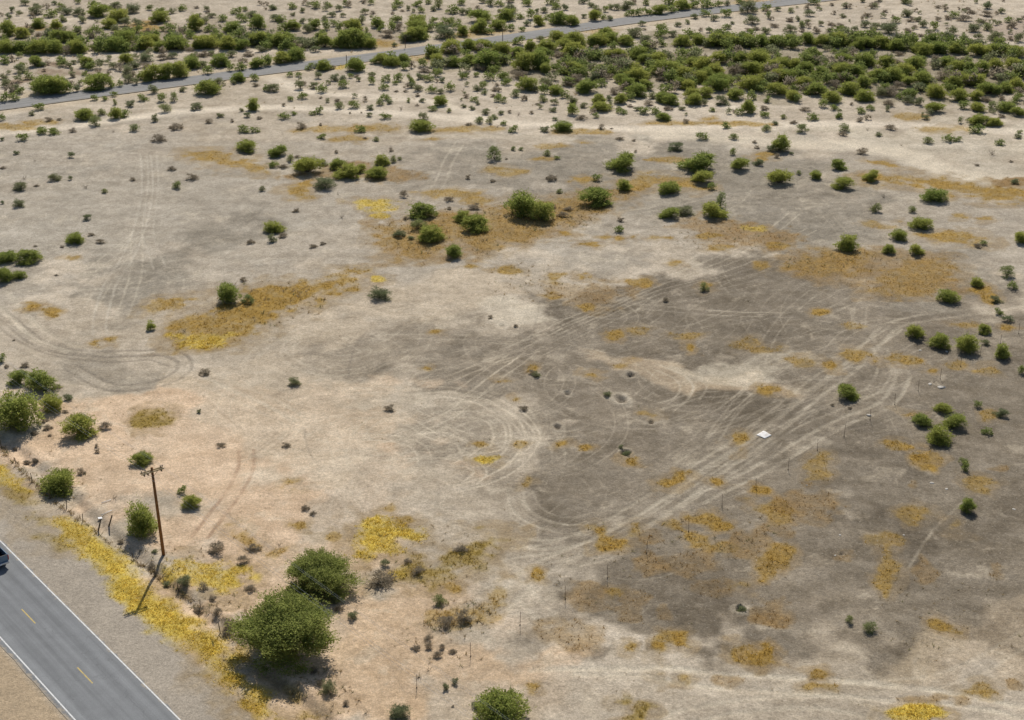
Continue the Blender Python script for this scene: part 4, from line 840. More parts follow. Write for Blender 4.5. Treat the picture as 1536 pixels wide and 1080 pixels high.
def where(x, y):
    """which landmark a plant stands by"""
    d = y - far_y(x)
    if d < 0:
        if y < 24: return 'at the top edge, left half' if x < 500 else 'at the top edge above the highway'
        if y < 57 and x < 260: return 'above the hedge, top left'
        if y < 57 and x < 480: return 'above the hedge, left of centre'
        if x < 260: return 'in the far hedge, left end' if y < 84 else 'between hedge and highway, left end'
        if x < 600: return 'in the far hedge, middle' if y < 84 else 'between hedge and highway, middle'
        return 'beyond the far highway, right half'
    if x > 960 and y < 52: return 'on the stony top-right flat' if x > 1260 else 'just below the highway, top right'
    if x > 520 and y < 158 and not (x < 780 and y > 108 + (x - 520) * .02):
        if y < 74: return "in the thicket's top row" if x > 1040 else "at the thicket's upper-left edge"
        if y < 100: return "just below the thicket's top row" if x > 960 else "in the thicket's left arm"
        if y < 124: return "in the thicket's heart, " + ('right part' if x > 1220 else 'left part')
        return "on the thicket's near fringe, " + ('right part' if x > 1220 else 'left part')
    if y < 158: return 'below the highway, left stretch' if x < 430 else 'between highway and pale dirt track'
    if y < 205:
        if x < 400: return 'on the pale upper-left flat'
        return 'by the pale dirt track, middle' if x < 900 else 'by the pale dirt track, right'
    if y < 300:
        if x < 350: return 'on the bare flat at left'
        if x < 620: return 'by the upper-left golden grass'
        if x < 900: return 'on the grey flat, upper centre'
        return 'by the long golden strip' if x < 1180 else 'on the pale upper-right flat'
    if y < 455:
        if x < 350: return 'by the left wheel tracks'
        if x < 560: return 'beside the left golden grass'
        if x < 900: return 'in the central golden grass'
        return 'in the brown grass' if x < 1230 else 'near the right golden grass'
    if x < 330 and y < 720: return 'on the bank above the road' if x < 130 and y > 560 else 'on the tan left flat'
    if x < 430 and y >= 720: return 'near the utility pole'
    if x < 840 and y >= 720: return 'near the two big trees'
    if x < 840: return 'on the bare centre flat'
    if x > 1180 and y > 450: return 'beside the right-hand wire fence'
    return 'among the small pits'

LOOK = dict(g='leafy green mesquite', d='dark olive creosote bush', s='thin pale-green palo verde', b='low dry brown bush', t='leafless grey sapling')
NAME = dict(g='mesquite_bush', d='creosote_bush', s='palo_verde_sapling', b='dry_bush', t='dead_sapling')
GRP = dict(g='mesquite bushes over the desert flat', d='creosote bushes over the desert flat', s='palo verde saplings over the flat', b='dry brown bushes over the flat', t='leafless saplings over the flat')
ORD = ['first','second','third','fourth','fifth','sixth','seventh','eighth','ninth','tenth','eleventh','twelfth','thirteenth','fourteenth','fifteenth','sixteenth','seventeenth','eighteenth','nineteenth','twentieth']
def ordinal(i):
    if i < 20: return ORD[i]
    t = {2: 'twenty', 3: 'thirty', 4: 'forty', 5: 'fifty'}[(i + 1) // 10]
    return {20: 'twentieth', 30: 'thirtieth', 40: 'fortieth', 50: 'fiftieth'}[i + 1] if (i + 1) % 10 == 0 else t + '-' + ORD[(i + 1) % 10 - 1]
HAND = {   # plants one would name at a glance (nearest survey entry)
    (16, 640): 'huge bright green mesquite cut by the left edge above the highway',
    (115, 655): 'wide dark mesquite bush right of the huge one by the bank',
    (56, 585): 'open-crowned mesquite with twiggy middle near the left edge',
    (74, 617): 'compact dark mesquite below the open-crowned one at left',
    (83, 740): 'round green mesquite between fence line and tan flat at left',
    (209, 800): 'spiky light green mesquite just left of the utility pole',
    (210, 700): 'dark green bush behind the utility pole top',
    (285, 762): 'small green bush right of the utility pole',
    (272, 740): 'tiny green bush just above its twin right of the pole',
    (751, 1092): 'bright green round bush cut by the bottom edge',
    (341, 455): 'tall green mesquite standing in the left golden grass',
    (460, 262): 'large round mesquite at the upper left golden grass',
    (783, 330): 'tallest clump of green mesquite in the central golden grass',
    (813, 335): 'green mesquite touching the tall central clump on its right',
    (935, 260): 'full round mesquite alone on grey ground at upper centre',
    (1051, 261): 'biggest mesquite clump right of centre on the grass strip',
    (1071, 330): 'green mesquite with a thin tall top by brown grass',
    (1272, 600): 'lone dark green mesquite on grey ground by the fence loop',
    (1411, 669): 'lowest and largest mesquite of the trio beyond the fence',
    (1385, 642): 'leftmost mesquite of the trio beyond the fence',
    (1452, 531): 'largest bush of the row above the grey flat at right',
    (1374, 510): 'leftmost bush of the row above the grey flat at right',
    (1412, 525): 'second bush of the row above the grey flat at right',
    (567, 452): 'lone flat olive bush right of the left golden grass tip',
    (440, 579): 'small olive bush alone on the tan flat below the grey crust',
}
survey = []
for (x, y, wpx, hpx, k) in TILES:
    if y > 1100 or x < -25 or x > 1562: continue
    s, dep = scale_at(y)
    wm = wpx / s
    hm = (hpx / s - .55 * wm * math.sin(dep)) / math.cos(dep)
    lo, hi = {'g': (.50, 1.05), 'd': (.5, 1.0), 's': (.65, 1.5), 'b': (.35, .8), 't': (.6, 1.3)}[k]
    hm = min(max(hm, lo * wm), hi * wm) * ((.84 if y > 165 else 1.0) if k in 'gds' else .9)
    cx, cy = at(x, y)
    cy += .40 * wm
    survey.append(dict(x=x, y=y, w=wm, h=hm, k=k, wpx=wpx, area=wpx * hpx, p=(cx, cy)))
# the 300 best seen of each kind stand singly; the rest of the kind is one thicket
mass = []
for k in 'gdsbt':
    L_ = sorted([q for q in survey if q['k'] == k], key=lambda q: -q['area'])
    for q in L_[290:]: mass.append(q)
    for q in L_[:290]: q['one'] = True
singles = [q for q in survey if q.get('one')]
lab = {}
for q in singles:
    size = 'large' if q['wpx'] >= 34 else 'middling' if q['wpx'] >= 19 else 'small'
    q['base'] = f"{size} {LOOK[q['k']]} {where(q['x'], q['y'])}"
for key, txt in HAND.items():
    b = min(singles, key=lambda q: (q['x'] - key[0]) ** 2 + (q['y'] - key[1]) ** 2)
    if math.hypot(b['x'] - key[0], b['y'] - key[1]) < 26 and 'label' not in b: b['label'] = txt
by = {}
for q in singles:
    if 'label' not in q: by.setdefault(q['base'], []).append(q)
for base, L_ in by.items():
    L_.sort(key=lambda q: q['x'])
    for i, q in enumerate(L_):
        q['label'] = base if len(L_) == 1 else f"{base}, {'leftmost' if i == 0 else 'rightmost' if i == len(L_) - 1 else ordinal(i) + ' from left'}"
rs = random.Random(11)
def put(q):
    k = q['k']; big = q['wpx'] >= 17 and k in 'gds'
    me, st = LIB[k, 'big' if big else 'small', rs.randrange(NV[k])]
    x, y = q['p']; z = hz(x, y) - .02
    rot = (0, 0, rs.uniform(0, 6.28)); v = rs.uniform(.9, 1.12)
    scl = (q['w'] * v * 1.04, q['w'] / v * 1.04, q['h'] * 1.04)
    if st is not None:
        r = empty(NAME[k], (x, y, z), rot, scl)
        link('crown', me, r); link('trunk', st, r)
    else: r = link(NAME[k], me, None, (x, y, z), rot, scl)
    props(r, q['label'], {'g': 'bush', 'd': 'bush', 's': 'sapling', 'b': 'dry bush', 't': 'dead sapling'}[k], GRP[k])
for q in singles: put(q)

def thicket(name, L_, label, cat):
    """many small far plants as one mass"""
    V = []; Fs = []; lv = []; mi = []; n = 0; mats = []
    for q in L_:
        me = LIB[q['k'], 'tiny', rs.randrange(NV[q['k']])][0]
        co = np.empty(len(me.vertices) * 3, np.float32); me.vertices.foreach_get('co', co); co = co.reshape(-1, 3)
        a = rs.uniform(0, 6.28); c, s_ = math.cos(a), math.sin(a)
        x, y = q['p']; z = hz(x, y)
        P = np.stack([(co[:, 0] * c - co[:, 1] * s_) * q['w'] + x, (co[:, 0] * s_ + co[:, 1] * c) * q['w'] + y, co[:, 2] * q['h'] + z], -1)
        V.append(P); v = np.empty(len(co), np.float32); me.attributes['leafvar'].data.foreach_get('value', v); lv.append(v * .7 + rs.random() * .3)
        nf = len(me.polygons); Fs.append(np.arange(4 * nf).reshape(nf, 4) + n); m_ = me.materials[0]
        if m_ not in mats: mats.append(m_)
        mi.append(np.full(nf, mats.index(m_), np.int32))
        n += len(co)
    me = raw_mesh(name, np.concatenate(V), np.concatenate(Fs))
    for m_ in mats: me.materials.append(m_)
    me.polygons.foreach_set('material_index', np.concatenate(mi)); me.update()
    a = me.attributes.new('leafvar', 'FLOAT', 'POINT'); a.data.foreach_set('value', np.concatenate(lv))
    o = link(name, me); props(o, label, cat, kind='stuff')
rf = random.Random(5)
def extra(n, poly_, w0, w1, kinds):
    P = np.array(poly_, float); c = 0
    while c < n:
        x = rf.uniform(P[:, 0].min(), P[:, 0].max()); y = rf.uniform(P[:, 1].min(), P[:, 1].max())
        if poly_sd(np.array([x]), np.array([y]), [tuple(p) for p in P])[0] < 0 or abs(y - far_y(x)) < 9: continue
        wm = rf.uniform(w0, w1); p = at(x, y); mass.append(dict(p=(p[0], p[1]), w=wm, h=wm * rf.uniform(.5, .8), k=rf.choice(kinds))); c += 1
extra(150, [(560,92),(700,72),(900,62),(1100,56),(1560,82),(1560,160),(1250,146),(1000,140),(800,122),(640,104)], 1.6, 3.6, 'gggdb')
extra(70, [(1040,56),(1300,60),(1545,74),(1545,86),(1300,74),(1040,70)], 2.2, 4.2, 'gggd')
extra(90, [(800,78),(1100,82),(1545,92),(1545,140),(1150,128),(850,112)], 1.8, 3.8, 'gggdb')
extra(50, [(0,62),(300,56),(560,58),(560,72),(300,77),(0,80)], 2.0, 4.0, 'gggd')
extra(60, [(0,58),(300,50),(560,52),(560,72),(300,77),(0,80)], 1.4, 3.2, 'gggdb')
extra(60, [(0,85),(350,80),(380,95),(100,135),(0,145)], 1.2, 2.6, 'gddb')
extra(70, [(0,0),(1100,0),(700,40),(400,50),(0,55)], 1.0, 2.2, 'gddb')
extra(70, [(1200,4),(1560,0),(1560,70),(1250,50),(1050,42)], .8, 2.0, 'ddbb')
extra(50, [(450,115),(750,120),(1000,150),(1500,165),(1500,185),(700,175),(450,150)], .8, 1.6, 'gddb')
if mass: thicket('distant_scrub', mass, 'scattered tiny green bushes filling the gaps of the far scrub', 'scrub')

# the two big roadside trees
for i, (x, y, wpx, hpx) in enumerate(BIG):
    s, dep = scale_at(y); wm = wpx / s
    hm = (hpx / s - .5 * wm * math.sin(dep)) / math.cos(dep)
    cx, cy = at(x, y); cy += .42 * wm
    m, cs = crown('crown', 2000 + i, 38, 46000, .032, .0072, M['leaf_t'], (.09, .19), flat=.6, hollow=.5, bot=.05)
    r = empty('mesquite_tree', (cx, cy, hz(cx, cy) - .03), (0, 0, 1.1 + i), (wm * 1.0, wm * .95, hm * .72))
    link('crown', m, r); link('trunk', stems('trunk', 2100 + i, cs[::2], .014, M['bark'], 6, .03), r)
    props(r, ('big dark green mesquite tree on the sand behind the biggest one', 'biggest mesquite tree, bright green, beside the yellow roadside grass')[i], 'tree', 'big roadside mesquite trees')
# ------------------------------------------------------------------ dry grass and small weeds (stuff)
def tufts(name, P, size, cols, nb, mat, label, cat, spread=.55, layer='straw', wide=.16):
    """P (n,2): feet; each tuft is nb narrow three-sided blades leaning outwards"""
    n = len(P); rng = np.random.default_rng(len(P))
    z = height(P[:, 0], P[:, 1]) - .01
    base = np.repeat(np.stack([P[:, 0], P[:, 1], z], -1), nb, 0); sz = np.repeat(size, nb)
    a = rng.uniform(0, 2 * math.pi, n * nb); lean = rng.uniform(.1, 1.0, n * nb) * spread * 1.6
    h = sz * rng.uniform(.55, 1.15, n * nb)
    b0 = base + np.stack([np.cos(a), np.sin(a), 0 * a], -1) * (sz * .30 * rng.random(n * nb))[:, None]
    tip = b0 + np.stack([np.cos(a) * lean, np.sin(a) * lean, np.ones_like(a)], -1) * h[:, None]
    q = a + math.pi / 2 + rng.uniform(-.6, .6, n * nb)
    wv = np.stack([np.cos(q), np.sin(q), 0 * q], -1) * (sz * wide * rng.uniform(.6, 1.3, n * nb))[:, None]
    V = np.empty((n * nb, 3, 3)); V[:, 0] = b0 - wv; V[:, 1] = b0 + wv; V[:, 2] = tip
    me = raw_mesh(name, V.reshape(-1, 3), np.arange(n * nb * 3).reshape(-1, 3), mat)
    ca = me.color_attributes.new(layer, 'FLOAT_COLOR', 'POINT')
    c = np.repeat(cols, nb, 0) * rng.uniform(.84, 1.17, (n * nb, 1)); rgba = np.ones((n * nb * 3, 4), np.float32); rgba[:, :3] = np.repeat(c, 3, 0)
    ca.data.foreach_set('color', rgba.ravel())
    o = link(name, me); props(o, label, cat, kind='stuff'); return o

GC = dict(g=lin((182,152,80)), y=lin((218,196,100)), o=lin((160,138,70)), b=lin((158,128,80)))
sets = {'road': [], 'field': []}
for i, (tone, st, _, pts) in enumerate(PATCH):
    P = np.array(pts); lo, hi = P.min(0) - .6, P.max(0) + .6
    d = float(P[:, 1].mean()); area = float(np.prod(hi - lo))
    dens = {'y': 40.0, 'g': 13.0, 'o': 13.0, 'b': 6.0}[tone] * (150 / d) ** 1.6 * st
    n = int(min(area * dens, 52000))
    if n < 3: continue
    x = RNG.uniform(lo[0], hi[0], n); y = RNG.uniform(lo[1], hi[1], n)
    wx = 1.9 * fbm(x, y, 7, 4, 71) * .55; wy = 2.6 * fbm(x, y, 7, 4, 91) * .55; n1 = fbm(x, y, 1.9, 3, 201); n2 = fbm(x, y, .9, 2, 221)
    idx, mk = patch_mask(x, y, wx, wy, pts, n1, 1.15 if st < 1.2 else .35)
    if mk is None: continue
    keep = idx[RNG.random(len(idx)) < np.clip(mk * (.55 + .5 * n2[idx] + .3 * n1[idx]), 0, 1)]
    sz = RNG.uniform(.12, .27, len(keep)) * (d / 150) ** .45 * (.85 if i < 6 else .9 if d < 210 else .72)
    col = GC[tone][None, :] * RNG.uniform(.8, 1.2, (len(keep), 1))
    sets['road' if i < 6 else 'field'].append((np.stack([x[keep], y[keep]], -1), sz, col))
for k, nm, lb in (('road', 'roadside_grass', 'thick yellow dry grass strip between gravel shoulder and fence bank'), ('field', 'dry_grass', 'golden dry grass growing in patches over the desert flat')):
    P = np.concatenate([s[0] for s in sets[k]]); S = np.concatenate([s[1] for s in sets[k]]); Cc = np.concatenate([s[2] for s in sets[k]])
    tufts(nm, P, S, Cc, 4, M['straw'], lb, 'dry grass', .9 if k == 'road' else 1.15)

wp = []; ws = []
def weeds(n, x, y, rx, ry, s0, s1):
    for _ in range(n):
        a = random.uniform(0, 6.28); r = math.sqrt(random.random())
        wp.append(at(x + rx * r * math.cos(a), y + ry * r * math.sin(a))); ws.append(random.uniform(s0, s1))
weeds(420, 768, 560, 900, 560, .08, .24); weeds(5200, 768, 640, 950, 560, .05, .13)
for e in ((70,480,1040,60,45,.12,.45),(60,330,930,40,50,.15,.5),(50,250,830,60,30,.12,.4),(70,80,720,80,45,.12,.4),(40,660,960,70,60,.15,.5),(50,690,930,50,30,.2,.5),(30,180,640,120,50,.1,.3),(90,620,830,120,50,.1,.4),
          (60,790,425,60,30,.2,.5),(110,400,455,90,35,.2,.6),(110,690,350,130,35,.2,.7),(70,840,325,60,20,.2,.7),(60,1090,360,90,18,.2,.5),(60,1260,395,90,20,.2,.5),(90,1000,860,180,80,.12,.35),(70,1420,930,130,60,.1,.35),(60,1080,800,90,40,.15,.4),
          (120,230,75,300,40,.3,.9),(130,1150,110,420,45,.3,.9),(90,1380,30,170,30,.3,.9),(70,600,140,300,30,.2,.6)):
    weeds(*e)
for a_, b_ in zip(((2,672),(24,697),(48,722),(75,748),(124,780),(200,838),(232,858),(268,884)), ((24,697),(48,722),(75,748),(124,780),(200,838),(232,858),(268,884),(300,910))):
    for _ in range(26):
        t = random.random(); wp.append(at(a_[0] + (b_[0] - a_[0]) * t + random.gauss(0, 3), a_[1] + (b_[1] - a_[1]) * t + random.gauss(0, 2))); ws.append(random.uniform(.2, .6))
WC = np.array([lin((150,132,98)), lin((165,145,108)), lin((135,132,92)), lin((176,158,126))])
wp = np.array(wp); ws = np.array(ws) * .72; c_ = road_c(wp[:, 0], wp[:, 1])
fd_ = seg_dist(wp[:, 0], wp[:, 1], [tuple(p) for p in FAR[::3]])
ok = (c_ > 7.6) & (fd_ > 5); wp = wp[ok]; ws = ws[ok]
tufts('dry_weeds', wp, ws, WC[RNG.integers(0, 4, len(wp))], 9, M['weed'], 'tiny dry brown weeds and clods sprinkled over the bare soil', 'weeds', 1.3, 'straw', .10)

# ------------------------------------------------------------------ utility pole and its wires
PB = at(245.5, 832); PH = 9.9
lean = np.array((-.32, 0.10))
root = empty('utility_pole', (*PB, hz(*PB)))
props(root, 'tall brown wooden utility pole with double crossarm beside the yellow grass', 'utility pole')
link('pole', MB().tube([(0, 0, -.3), (lean[0] * .5, lean[1] * .5, PH * .5), (lean[0], lean[1], PH)], [.175, .15, .125], 12).mesh('pole', M['pole'], True), root)
P3 = lambda px, py, z: np.array((*at(px, py, z), z))
aL = P3(212, 717, PH - .35); aR = P3(246, 706.5, PH - .35)
ad = aR[:2] - aL[:2]; alen = float(np.linalg.norm(ad)); ad /= alen; an = np.array((-ad[1], ad[0]))
top = np.array((lean[0], lean[1], PH - .38)); ang = math.atan2(ad[1], ad[0])
alen = min(max(alen, 2.3), 3.0)
for s_ in (-1, 1):
    mb = MB().quad_box((0, 0, 0), (alen, .10, .13))
    o = link('crossarm', mb.mesh('crossarm', M['arm']), root, (top[0] + an[0] * .17 * s_, top[1] + an[1] * .17 * s_, top[2]), (0, 0, ang))
ins = []
pin = MB().tube([(0, 0, 0), (0, 0, .10), (0, 0, .13), (0, 0, .22), (0, 0, .27)], [.02, .02, .055, .06, .03], 8).mesh('insulator', M['insul'], True)
for t in (-.46, -.30, .38, .46):
    q = top + np.array((*(ad * alen * t), .06)); ins.append(q)
    link('insulator', pin, root, tuple(q))
hang = MB().quad_box((0, 0, -.12), (.09, .36, .24)).mesh('bracket', M['insul'])
for t in (-.36, -.2, .40):
    q = top + np.array((*(ad * alen * t), -.06)); link('bracket', hang, root, tuple(q), (0, 0, ang))
link('brace', MB().tube([(top[0] - ad[0] * .7, top[1] - ad[1] * .7, top[2] - .05), (lean[0] * .93, lean[1] * .93, PH - 1.1)], .018, 4).mesh('brace', M['steel']), root)
link('brace', MB().tube([(top[0] + ad[0] * .7, top[1] + ad[1] * .7, top[2] - .05), (lean[0] * .93, lean[1] * .93, PH - 1.1)], .018, 4).mesh('brace', M['steel']), root)
wd = at(765, 1077, PH) - at(245, 706, PH); wd /= np.linalg.norm(wd)
names_w = ('wire at the road end of the crossarm', 'second wire from the road end of the crossarm', 'inner wire at the field end of the crossarm', 'outermost wire at the field end of the crossarm')
for k, q in enumerate(ins):
    base = np.array((*PB, hz(*PB))) + q + np.array((0, 0, .24))
    for sgn, L_, side in ((1, 75.0, 'towards the big trees'), (-1, 60.0, 'away up the highway')):
        pts = []
        for i in range(25):
            t = i / 24; d = wd * sgn * L_ * t
            pts.append((base[0] + d[0], base[1] + d[1], base[2] - 4 * .75 * (t * .8) * (1 - t * .8)))
        o = link('power_line', MB().tube(pts, .008, 4, False).mesh('power_line', M['wire']))
        props(o, f'{names_w[k]} running {side}', 'wire', 'wires on the utility pole')

# ------------------------------------------------------------------ wire fence across the field
FP = [(625,1030),(706,983),(780,937),(848,897),(911,866),(970,830),(1033,797),(1083,760),(1134,735),(1182,705),(1226,676),(1266,655),(1305,631),(1342,608),(1377,588),(1410,570),(1441,551),(1470,534),(1500,517),(1528,501),(1556,486)]
FPW = [at(*p) for p in FP]
f0 = FPW[0]; froot = empty('wire_fence', (*f0, 0)); props(froot, 'thin steel-post wire fence running diagonally across the field', 'fence')
mb = MB(); mb.quad_box((0, 0, .62), (.045, .012, 1.75)); mb.quad_box((0, .018, .62), (.012, .036, 1.75)); mb.quad_box((0, 0, .05), (.12, .012, .14))
pm = mb.mesh('post', M['steel'])
tops = []
for k, p in enumerate(FPW):
    z = hz(*p); tl = random.uniform(-.05, .05)
    link('post', pm, froot, (p[0] - f0[0], p[1] - f0[1], z), (random.uniform(-.04, .04), tl, random.uniform(-.3, .3)), (.85, .85, random.uniform(.95, 1.05)))
    tops.append((p[0] - f0[0], p[1] - f0[1], z))
for hgt in (.45, .85, 1.25):
    link('wire_strand', MB().tube([(a, b + .02, c + hgt) for a, b, c in tops], .0022, 3, False).mesh('wire_strand', M['fencewire']), froot)

# roadside fence on the bank
RF = [(2,672),(24,697),(48,722),(75,748),(100,762),(124,780),(200,838),(232,858),(268,884),(300,910),(330,945)]
RFW = [at(*p) for p in RF]; f1 = RFW[0]
r2 = empty('roadside_fence', (*f1, 0)); props(r2, 'low dark post and wire fence along the bank above the yellow grass', 'fence')
wpost = MB().tube([(0, 0, -.3), (0, 0, .6), (0, 0, 1.15)], [.06, .055, .045], 6).mesh('post', M['post'])
tops = []
for p in RFW:
    z = hz(*p); link('post', wpost, r2, (p[0] - f1[0], p[1] - f1[1], z), (random.uniform(-.1, .1), random.uniform(-.1, .1), 0), (.8, .8, random.uniform(.8, 1)))
    tops.append((p[0] - f1[0], p[1] - f1[1], z))
for hgt in (.4, .7, 1.0):
    link('wire_strand', MB().tube([(a, b, c + hgt) for a, b, c in tops], .003, 3, False).mesh('wire_strand', M['fencewire']), r2)
# two old gate posts, a rail and a small white plate at the opening
for k, (x, y, lx) in enumerate(((147,793,.28), (163,787,.34))):
    p = at(x, y)
    o = link('old_post', MB().tube([(0, 0, -.3), (.01, 0, .7), (0, .01, 1.35)], [.085, .08, .065], 7).mesh('old_post', M['post'], True), None, (*p, hz(*p)), (0, lx, .1))
    props(o, ('dark leaning wooden post left of its pair near the white plate', 'dark leaning wooden post right of its pair near the white plate')[k], 'post', 'old gate posts by the road')
p = at(150, 776)
o = link('white_plate', MB().quad_box((0, 0, 0), (.42, .30, .03)).quad_box((.0, .0, -.06), (.3, .05, .1)).mesh('white_plate', M['white']), None, (*p, hz(*p) + .12), (.12, .1, .4))
props(o, 'small white plate lying tilted behind the leaning wooden posts', 'plate')
for k, (a, b) in enumerate((((152, 773.5), (168, 766)), ((152, 755), (167, 750)))):
    q0, q1 = at(*a), at(*b)
    o = link('white_pipe', MB().tube([(0, 0, 0), ((q1 - q0)[0] * .5, (q1 - q0)[1] * .5, .03), ((q1 - q0)[0], (q1 - q0)[1], 0)], .035, 8).mesh('white_pipe', M['white'], True), None, (*q0, hz(*((q0 + q1) / 2)) + .08))
    props(o, ('white pipe lying next to the white plate by the leaning posts', 'upper white pipe on the sand by a leafless sapling')[k], 'pipe', 'white pipes on the ground')

# ------------------------------------------------------------------ white sheet and stones on the field
def board():
    V = []; N = 9
    for j in range(N):
        for i in range(N):
            x, y = i / (N - 1) - .5, j / (N - 1) - .5
            V.append((x * 1.25, y * 1.25, .03 + .05 * math.sin(2.2 * x + 1.5 * y) + .03 * math.cos(5 * y - 2 * x) + .05 * max(0, x + y - .5)))
    Fq = [(j * N + i, j * N + i + 1, (j + 1) * N + i + 1, (j + 1) * N + i) for j in range(N - 1) for i in range(N - 1)]
    return raw_mesh('white_sheet', V, Fq, M['sheet'], True)
p = at(1146, 653)
o = link('white_sheet', board(), None, (*p, hz(*p) + .05), (0, 0, .72))
md = o.modifiers.new('thick', 'SOLIDIFY'); md.thickness = .02
props(o, 'square white sheet lying on the grey ground beside the wheel tracks', 'sheet')

def rock_mesh(seed):
    import bmesh
    rng = random.Random(seed); bm = bmesh.new(); bmesh.ops.create_icosphere(bm, subdivisions=2, radius=.5)
    for v in bm.verts:
        n = v.co.normalized(); f = 1 + .22 * math.sin(3 * n.x + seed) * math.cos(4 * n.y + seed * 2) + rng.uniform(-.08, .08)
        v.co = Vector((v.co.x * f, v.co.y * f * .8, max(v.co.z * f * .6, -.12)))
    me = bpy.data.meshes.new('stone'); bm.to_mesh(me); bm.free(); me.materials.append(M['rock']); return me
for k, (x, y, wpx, lb) in enumerate(((1412,583,20,'broad pale stone slab under a fence post at right'), (1395,578,13,'pale stone just left of the broad slab by the fence'), (1303,624,13,'pale stone beside a fence post on the grey flat'), (1253,832,7,'small white stone by a dry tuft in the grey field'), (1356,801,7,'white stone at the foot of an olive grass streak'),
        (1210,728,6,'tiny pale stone below the orange grass patch'), (1260,802,8,'pale lump just above the small white stone'), (1398,724,12,'pale stone in the bleached gully at right'), (1420,733,10,'second pale stone lower in the bleached gully'), (1521,763,10,'stone in the bleached wash near the right edge'), (1380,526,9,'pale stone left below the first bush of the right row'), (1420,528,9,'pale stone between two bushes of the right row'))):
    p = at(x, y); w_ = .6 * wpx / scale_at(y)[0]
    o = link('stone', rock_mesh(k), None, (*p, hz(*p) + .03 * w_), (0, 0, k * 1.3), (w_, w_ * .9, min(w_ * .55, .5)))
    props(o, lb, 'stone', 'pale stones in the field')

# thin marker posts along the far highway
mk = MB().quad_box((0, 0, .6), (.10, .04, 1.5)).quad_box((0, -.025, 1.15), (.09, .012, .25)).mesh('marker_post', M['steel'])
for k, (x, y, h_, lb) in enumerate(((608,71,2.2,'tall thin marker post beyond the far highway near golden grass'), (754,62,1.6,'thin marker post below the far highway at the thicket edge'), (520,97,1.6,'thin marker post below the far highway by a yellow patch'))):
    p = at(x, y); z = hz(*p)
    o = link('marker_post', mk, None, (*p, z), (0, 0, .3), (1.4, 1.4, h_)); props(o, lb, 'marker post', 'marker posts along the far highway')

# ------------------------------------------------------------------ pickup truck driving off along the highway
def loft(secs, mat, name, close=True):
    """secs: (y, [(x, z) half outline from bottom centre up to top centre]) mirrored"""
    V = []; n = None
    for y, hp in secs:
        ring = [(x, y, z) for x, z in hp] + [(-x, y, z) for x, z in hp[::-1]]
        n = len(ring); V += ring
    Fq = []
    for s_ in range(len(secs) - 1):
        for j in range(n):
            a = s_ * n + j; b = s_ * n + (j + 1) % n
            Fq.append((a, b, b + n, a + n))
    if close: Fq.append(tuple(range(n))[::-1]); Fq.append(tuple(len(V) - n + j for j in range(n)))
    return raw_mesh(name, V, Fq, mat)
tc = at(15, 849); tcc = float(road_c(*tc)); ta = float((tc - R0) @ RD)
org = road_pt(ta, tcc - 1.0)
tr = empty('pickup_truck', (org[0], org[1], .012), (0, 0, math.atan2(RD[1], RD[0]) - math.pi / 2))
props(tr, 'blue-grey pickup truck with black bed leaving at the left edge', 'truck')
def tpart(name, me, bev=.03, parent=tr, **kw):
    o = link(name, me, parent, **kw)
    if bev:
        m_ = o.modifiers.new('edge', 'BEVEL'); m_.width = bev; m_.segments = 2; m_.limit_method = 'ANGLE'
    return o
hw_ = 1.0
low = lambda t: [(0, .45), (.86, .45), (hw_ - .02, .62), (hw_, .85), (hw_ - .03, t - .05), (hw_ - .10, t), (0, t)]
tpart('body', loft([(1.86, low(1.22)), (3.9, low(1.22)), (4.2, low(1.20)), (5.4, low(1.12)), (5.72, [(0, .5), (.80, .5), (.9, .62), (.92, .8), (.9, .95), (.82, 1.02), (0, 1.04)])], M['car'], 'body'))
bd = MB(); bd.quad_box((0, .98, .62), (1.86, 1.78, .10)).quad_box((0, 1.82, 1.0), (1.86, .07, .70)); tpart('bed_floor', bd.mesh('bed_floor', M['black']), .01)
for s_ in (-1, 1):
    tpart('bed_side', loft([(.07, [(0, .55), (.04, .55), (.05, .9), (.05, 1.28), (.03, 1.33), (0, 1.33)]), (1.85, [(0, .55), (.04, .55), (.05, .9), (.05, 1.25), (.03, 1.30), (0, 1.30)])], M['car'], 'bed_side'), .0, loc=(s_ * .95, 0, 0))
tg = tpart('tailgate', MB().quad_box((0, .03, .98), (1.84, .08, .70)).mesh('tailgate', M['car']), .02)
link('handle', MB().quad_box((0, -.02, 1.15), (.22, .03, .08)).mesh('handle', M['black']), tg)
link('cap', MB().quad_box((0, .03, 1.345), (1.80, .10, .03)).mesh('cap', M['black']), tg)
bp = tpart('bumper', MB().quad_box((0, -.09, .55), (1.92, .20, .22)).mesh('bumper', M['chrome']), .04)
link('licence_plate', MB().quad_box((0, -.20, .56), (.31, .012, .15)).mesh('licence_plate', M['white']), bp)
for s_ in (-1, 1): tpart('tail_light', MB().quad_box((s_ * .955, .01, 1.02), (.10, .10, .44)).mesh('tail_light', M['red']), .015)
cabs = [(1.92, [(0, 1.2), (.9, 1.2), (.88, 1.3), (.86, 1.36), (0, 1.36)]), (2.05, [(0, 1.2), (.92, 1.2), (.82, 1.55), (.72, 1.83), (0, 1.86)]), (3.3, [(0, 1.2), (.92, 1.2), (.82, 1.55), (.72, 1.86), (0, 1.90)]), (4.15, [(0, 1.18), (.9, 1.18), (.87, 1.22), (.85, 1.25), (0, 1.26)])]
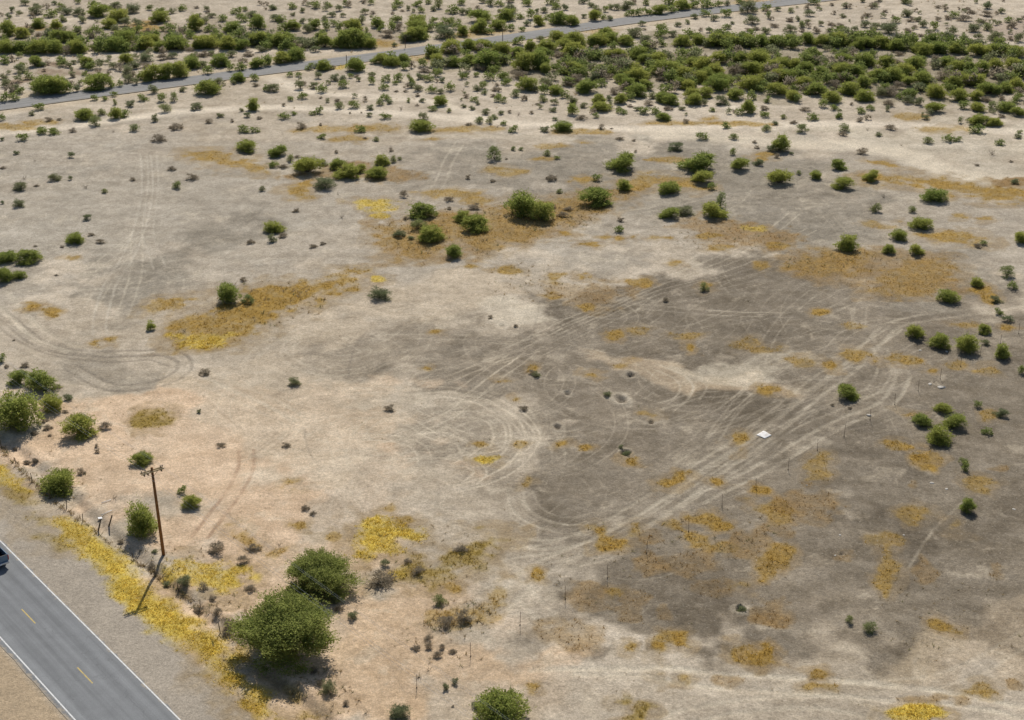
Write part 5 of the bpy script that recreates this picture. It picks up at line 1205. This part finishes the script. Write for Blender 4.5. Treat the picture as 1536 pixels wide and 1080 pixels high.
tpart('cab', loft(cabs, M['car'], 'cab'), .03)
def pane(name, V): return tpart(name, raw_mesh(name, V, [(0, 1, 2, 3)], M['glass']), 0)
pane('rear_window', [(-.68, 1.955, 1.42), (.68, 1.955, 1.42), (.62, 2.02, 1.76), (-.62, 2.02, 1.76)])
pane('windscreen', [(.72, 4.10, 1.31), (-.72, 4.10, 1.31), (-.62, 3.38, 1.875), (.62, 3.38, 1.875)])
for s_ in (-1, 1):
    for y0, y1 in ((2.18, 2.72), (2.80, 3.55)):
        pane('side_window', [(s_ * .915, y0, 1.28), (s_ * .915, y1, 1.28), (s_ * .775, min(y1, 3.3), 1.76), (s_ * .775, y0 + .06, 1.76)])
    tpart('mirror', MB().quad_box((s_ * 1.08, 3.72, 1.33), (.2, .12, .2)).mesh('mirror', M['black']), .03)
for y in (1.0, 4.75):
    for s_ in (-1, 1):
        wh = empty('wheel'); wh.parent = tr; wh.location = (s_ * .86, y, .39)
        n = 24; V = []; Fq = []
        prof = [(-.13, .24), (-.13, .34), (-.10, .39), (.10, .39), (.13, .34), (.13, .24)]
        for i in range(n):
            a = 2 * math.pi * i / n
            V += [(px_, r * math.cos(a), r * math.sin(a)) for px_, r in prof]
        for i in range(n):
            for j in range(5): Fq.append((i * 6 + j, ((i + 1) % n) * 6 + j, ((i + 1) % n) * 6 + j + 1, i * 6 + j + 1))
        link('tyre', raw_mesh('tyre', V, Fq, M['rubber'], True), wh)
        link('rim', MB().tube([(-.1, 0, 0), (.1, 0, 0), (.115, 0, 0)], [.245, .245, .10], 20).mesh('rim', M['chrome']), wh)
for s_ in (-1, 1): tpart('headlight', MB().quad_box((s_ * .70, 5.70, .90), (.30, .08, .16)).mesh('headlight', M['white']), .02)
# print('tris', sum(len(me.polygons) * (1 if me.name.startswith(('dry_', 'roadside')) else 2) for me in bpy.data.meshes), [(me.name, len(me.polygons)) for me in bpy.data.meshes if len(me.polygons) > 50000])
# print('plants', len(singles), len(mass), {k: sum(q['k'] == k for q in survey) for k in 'gdsbt'})
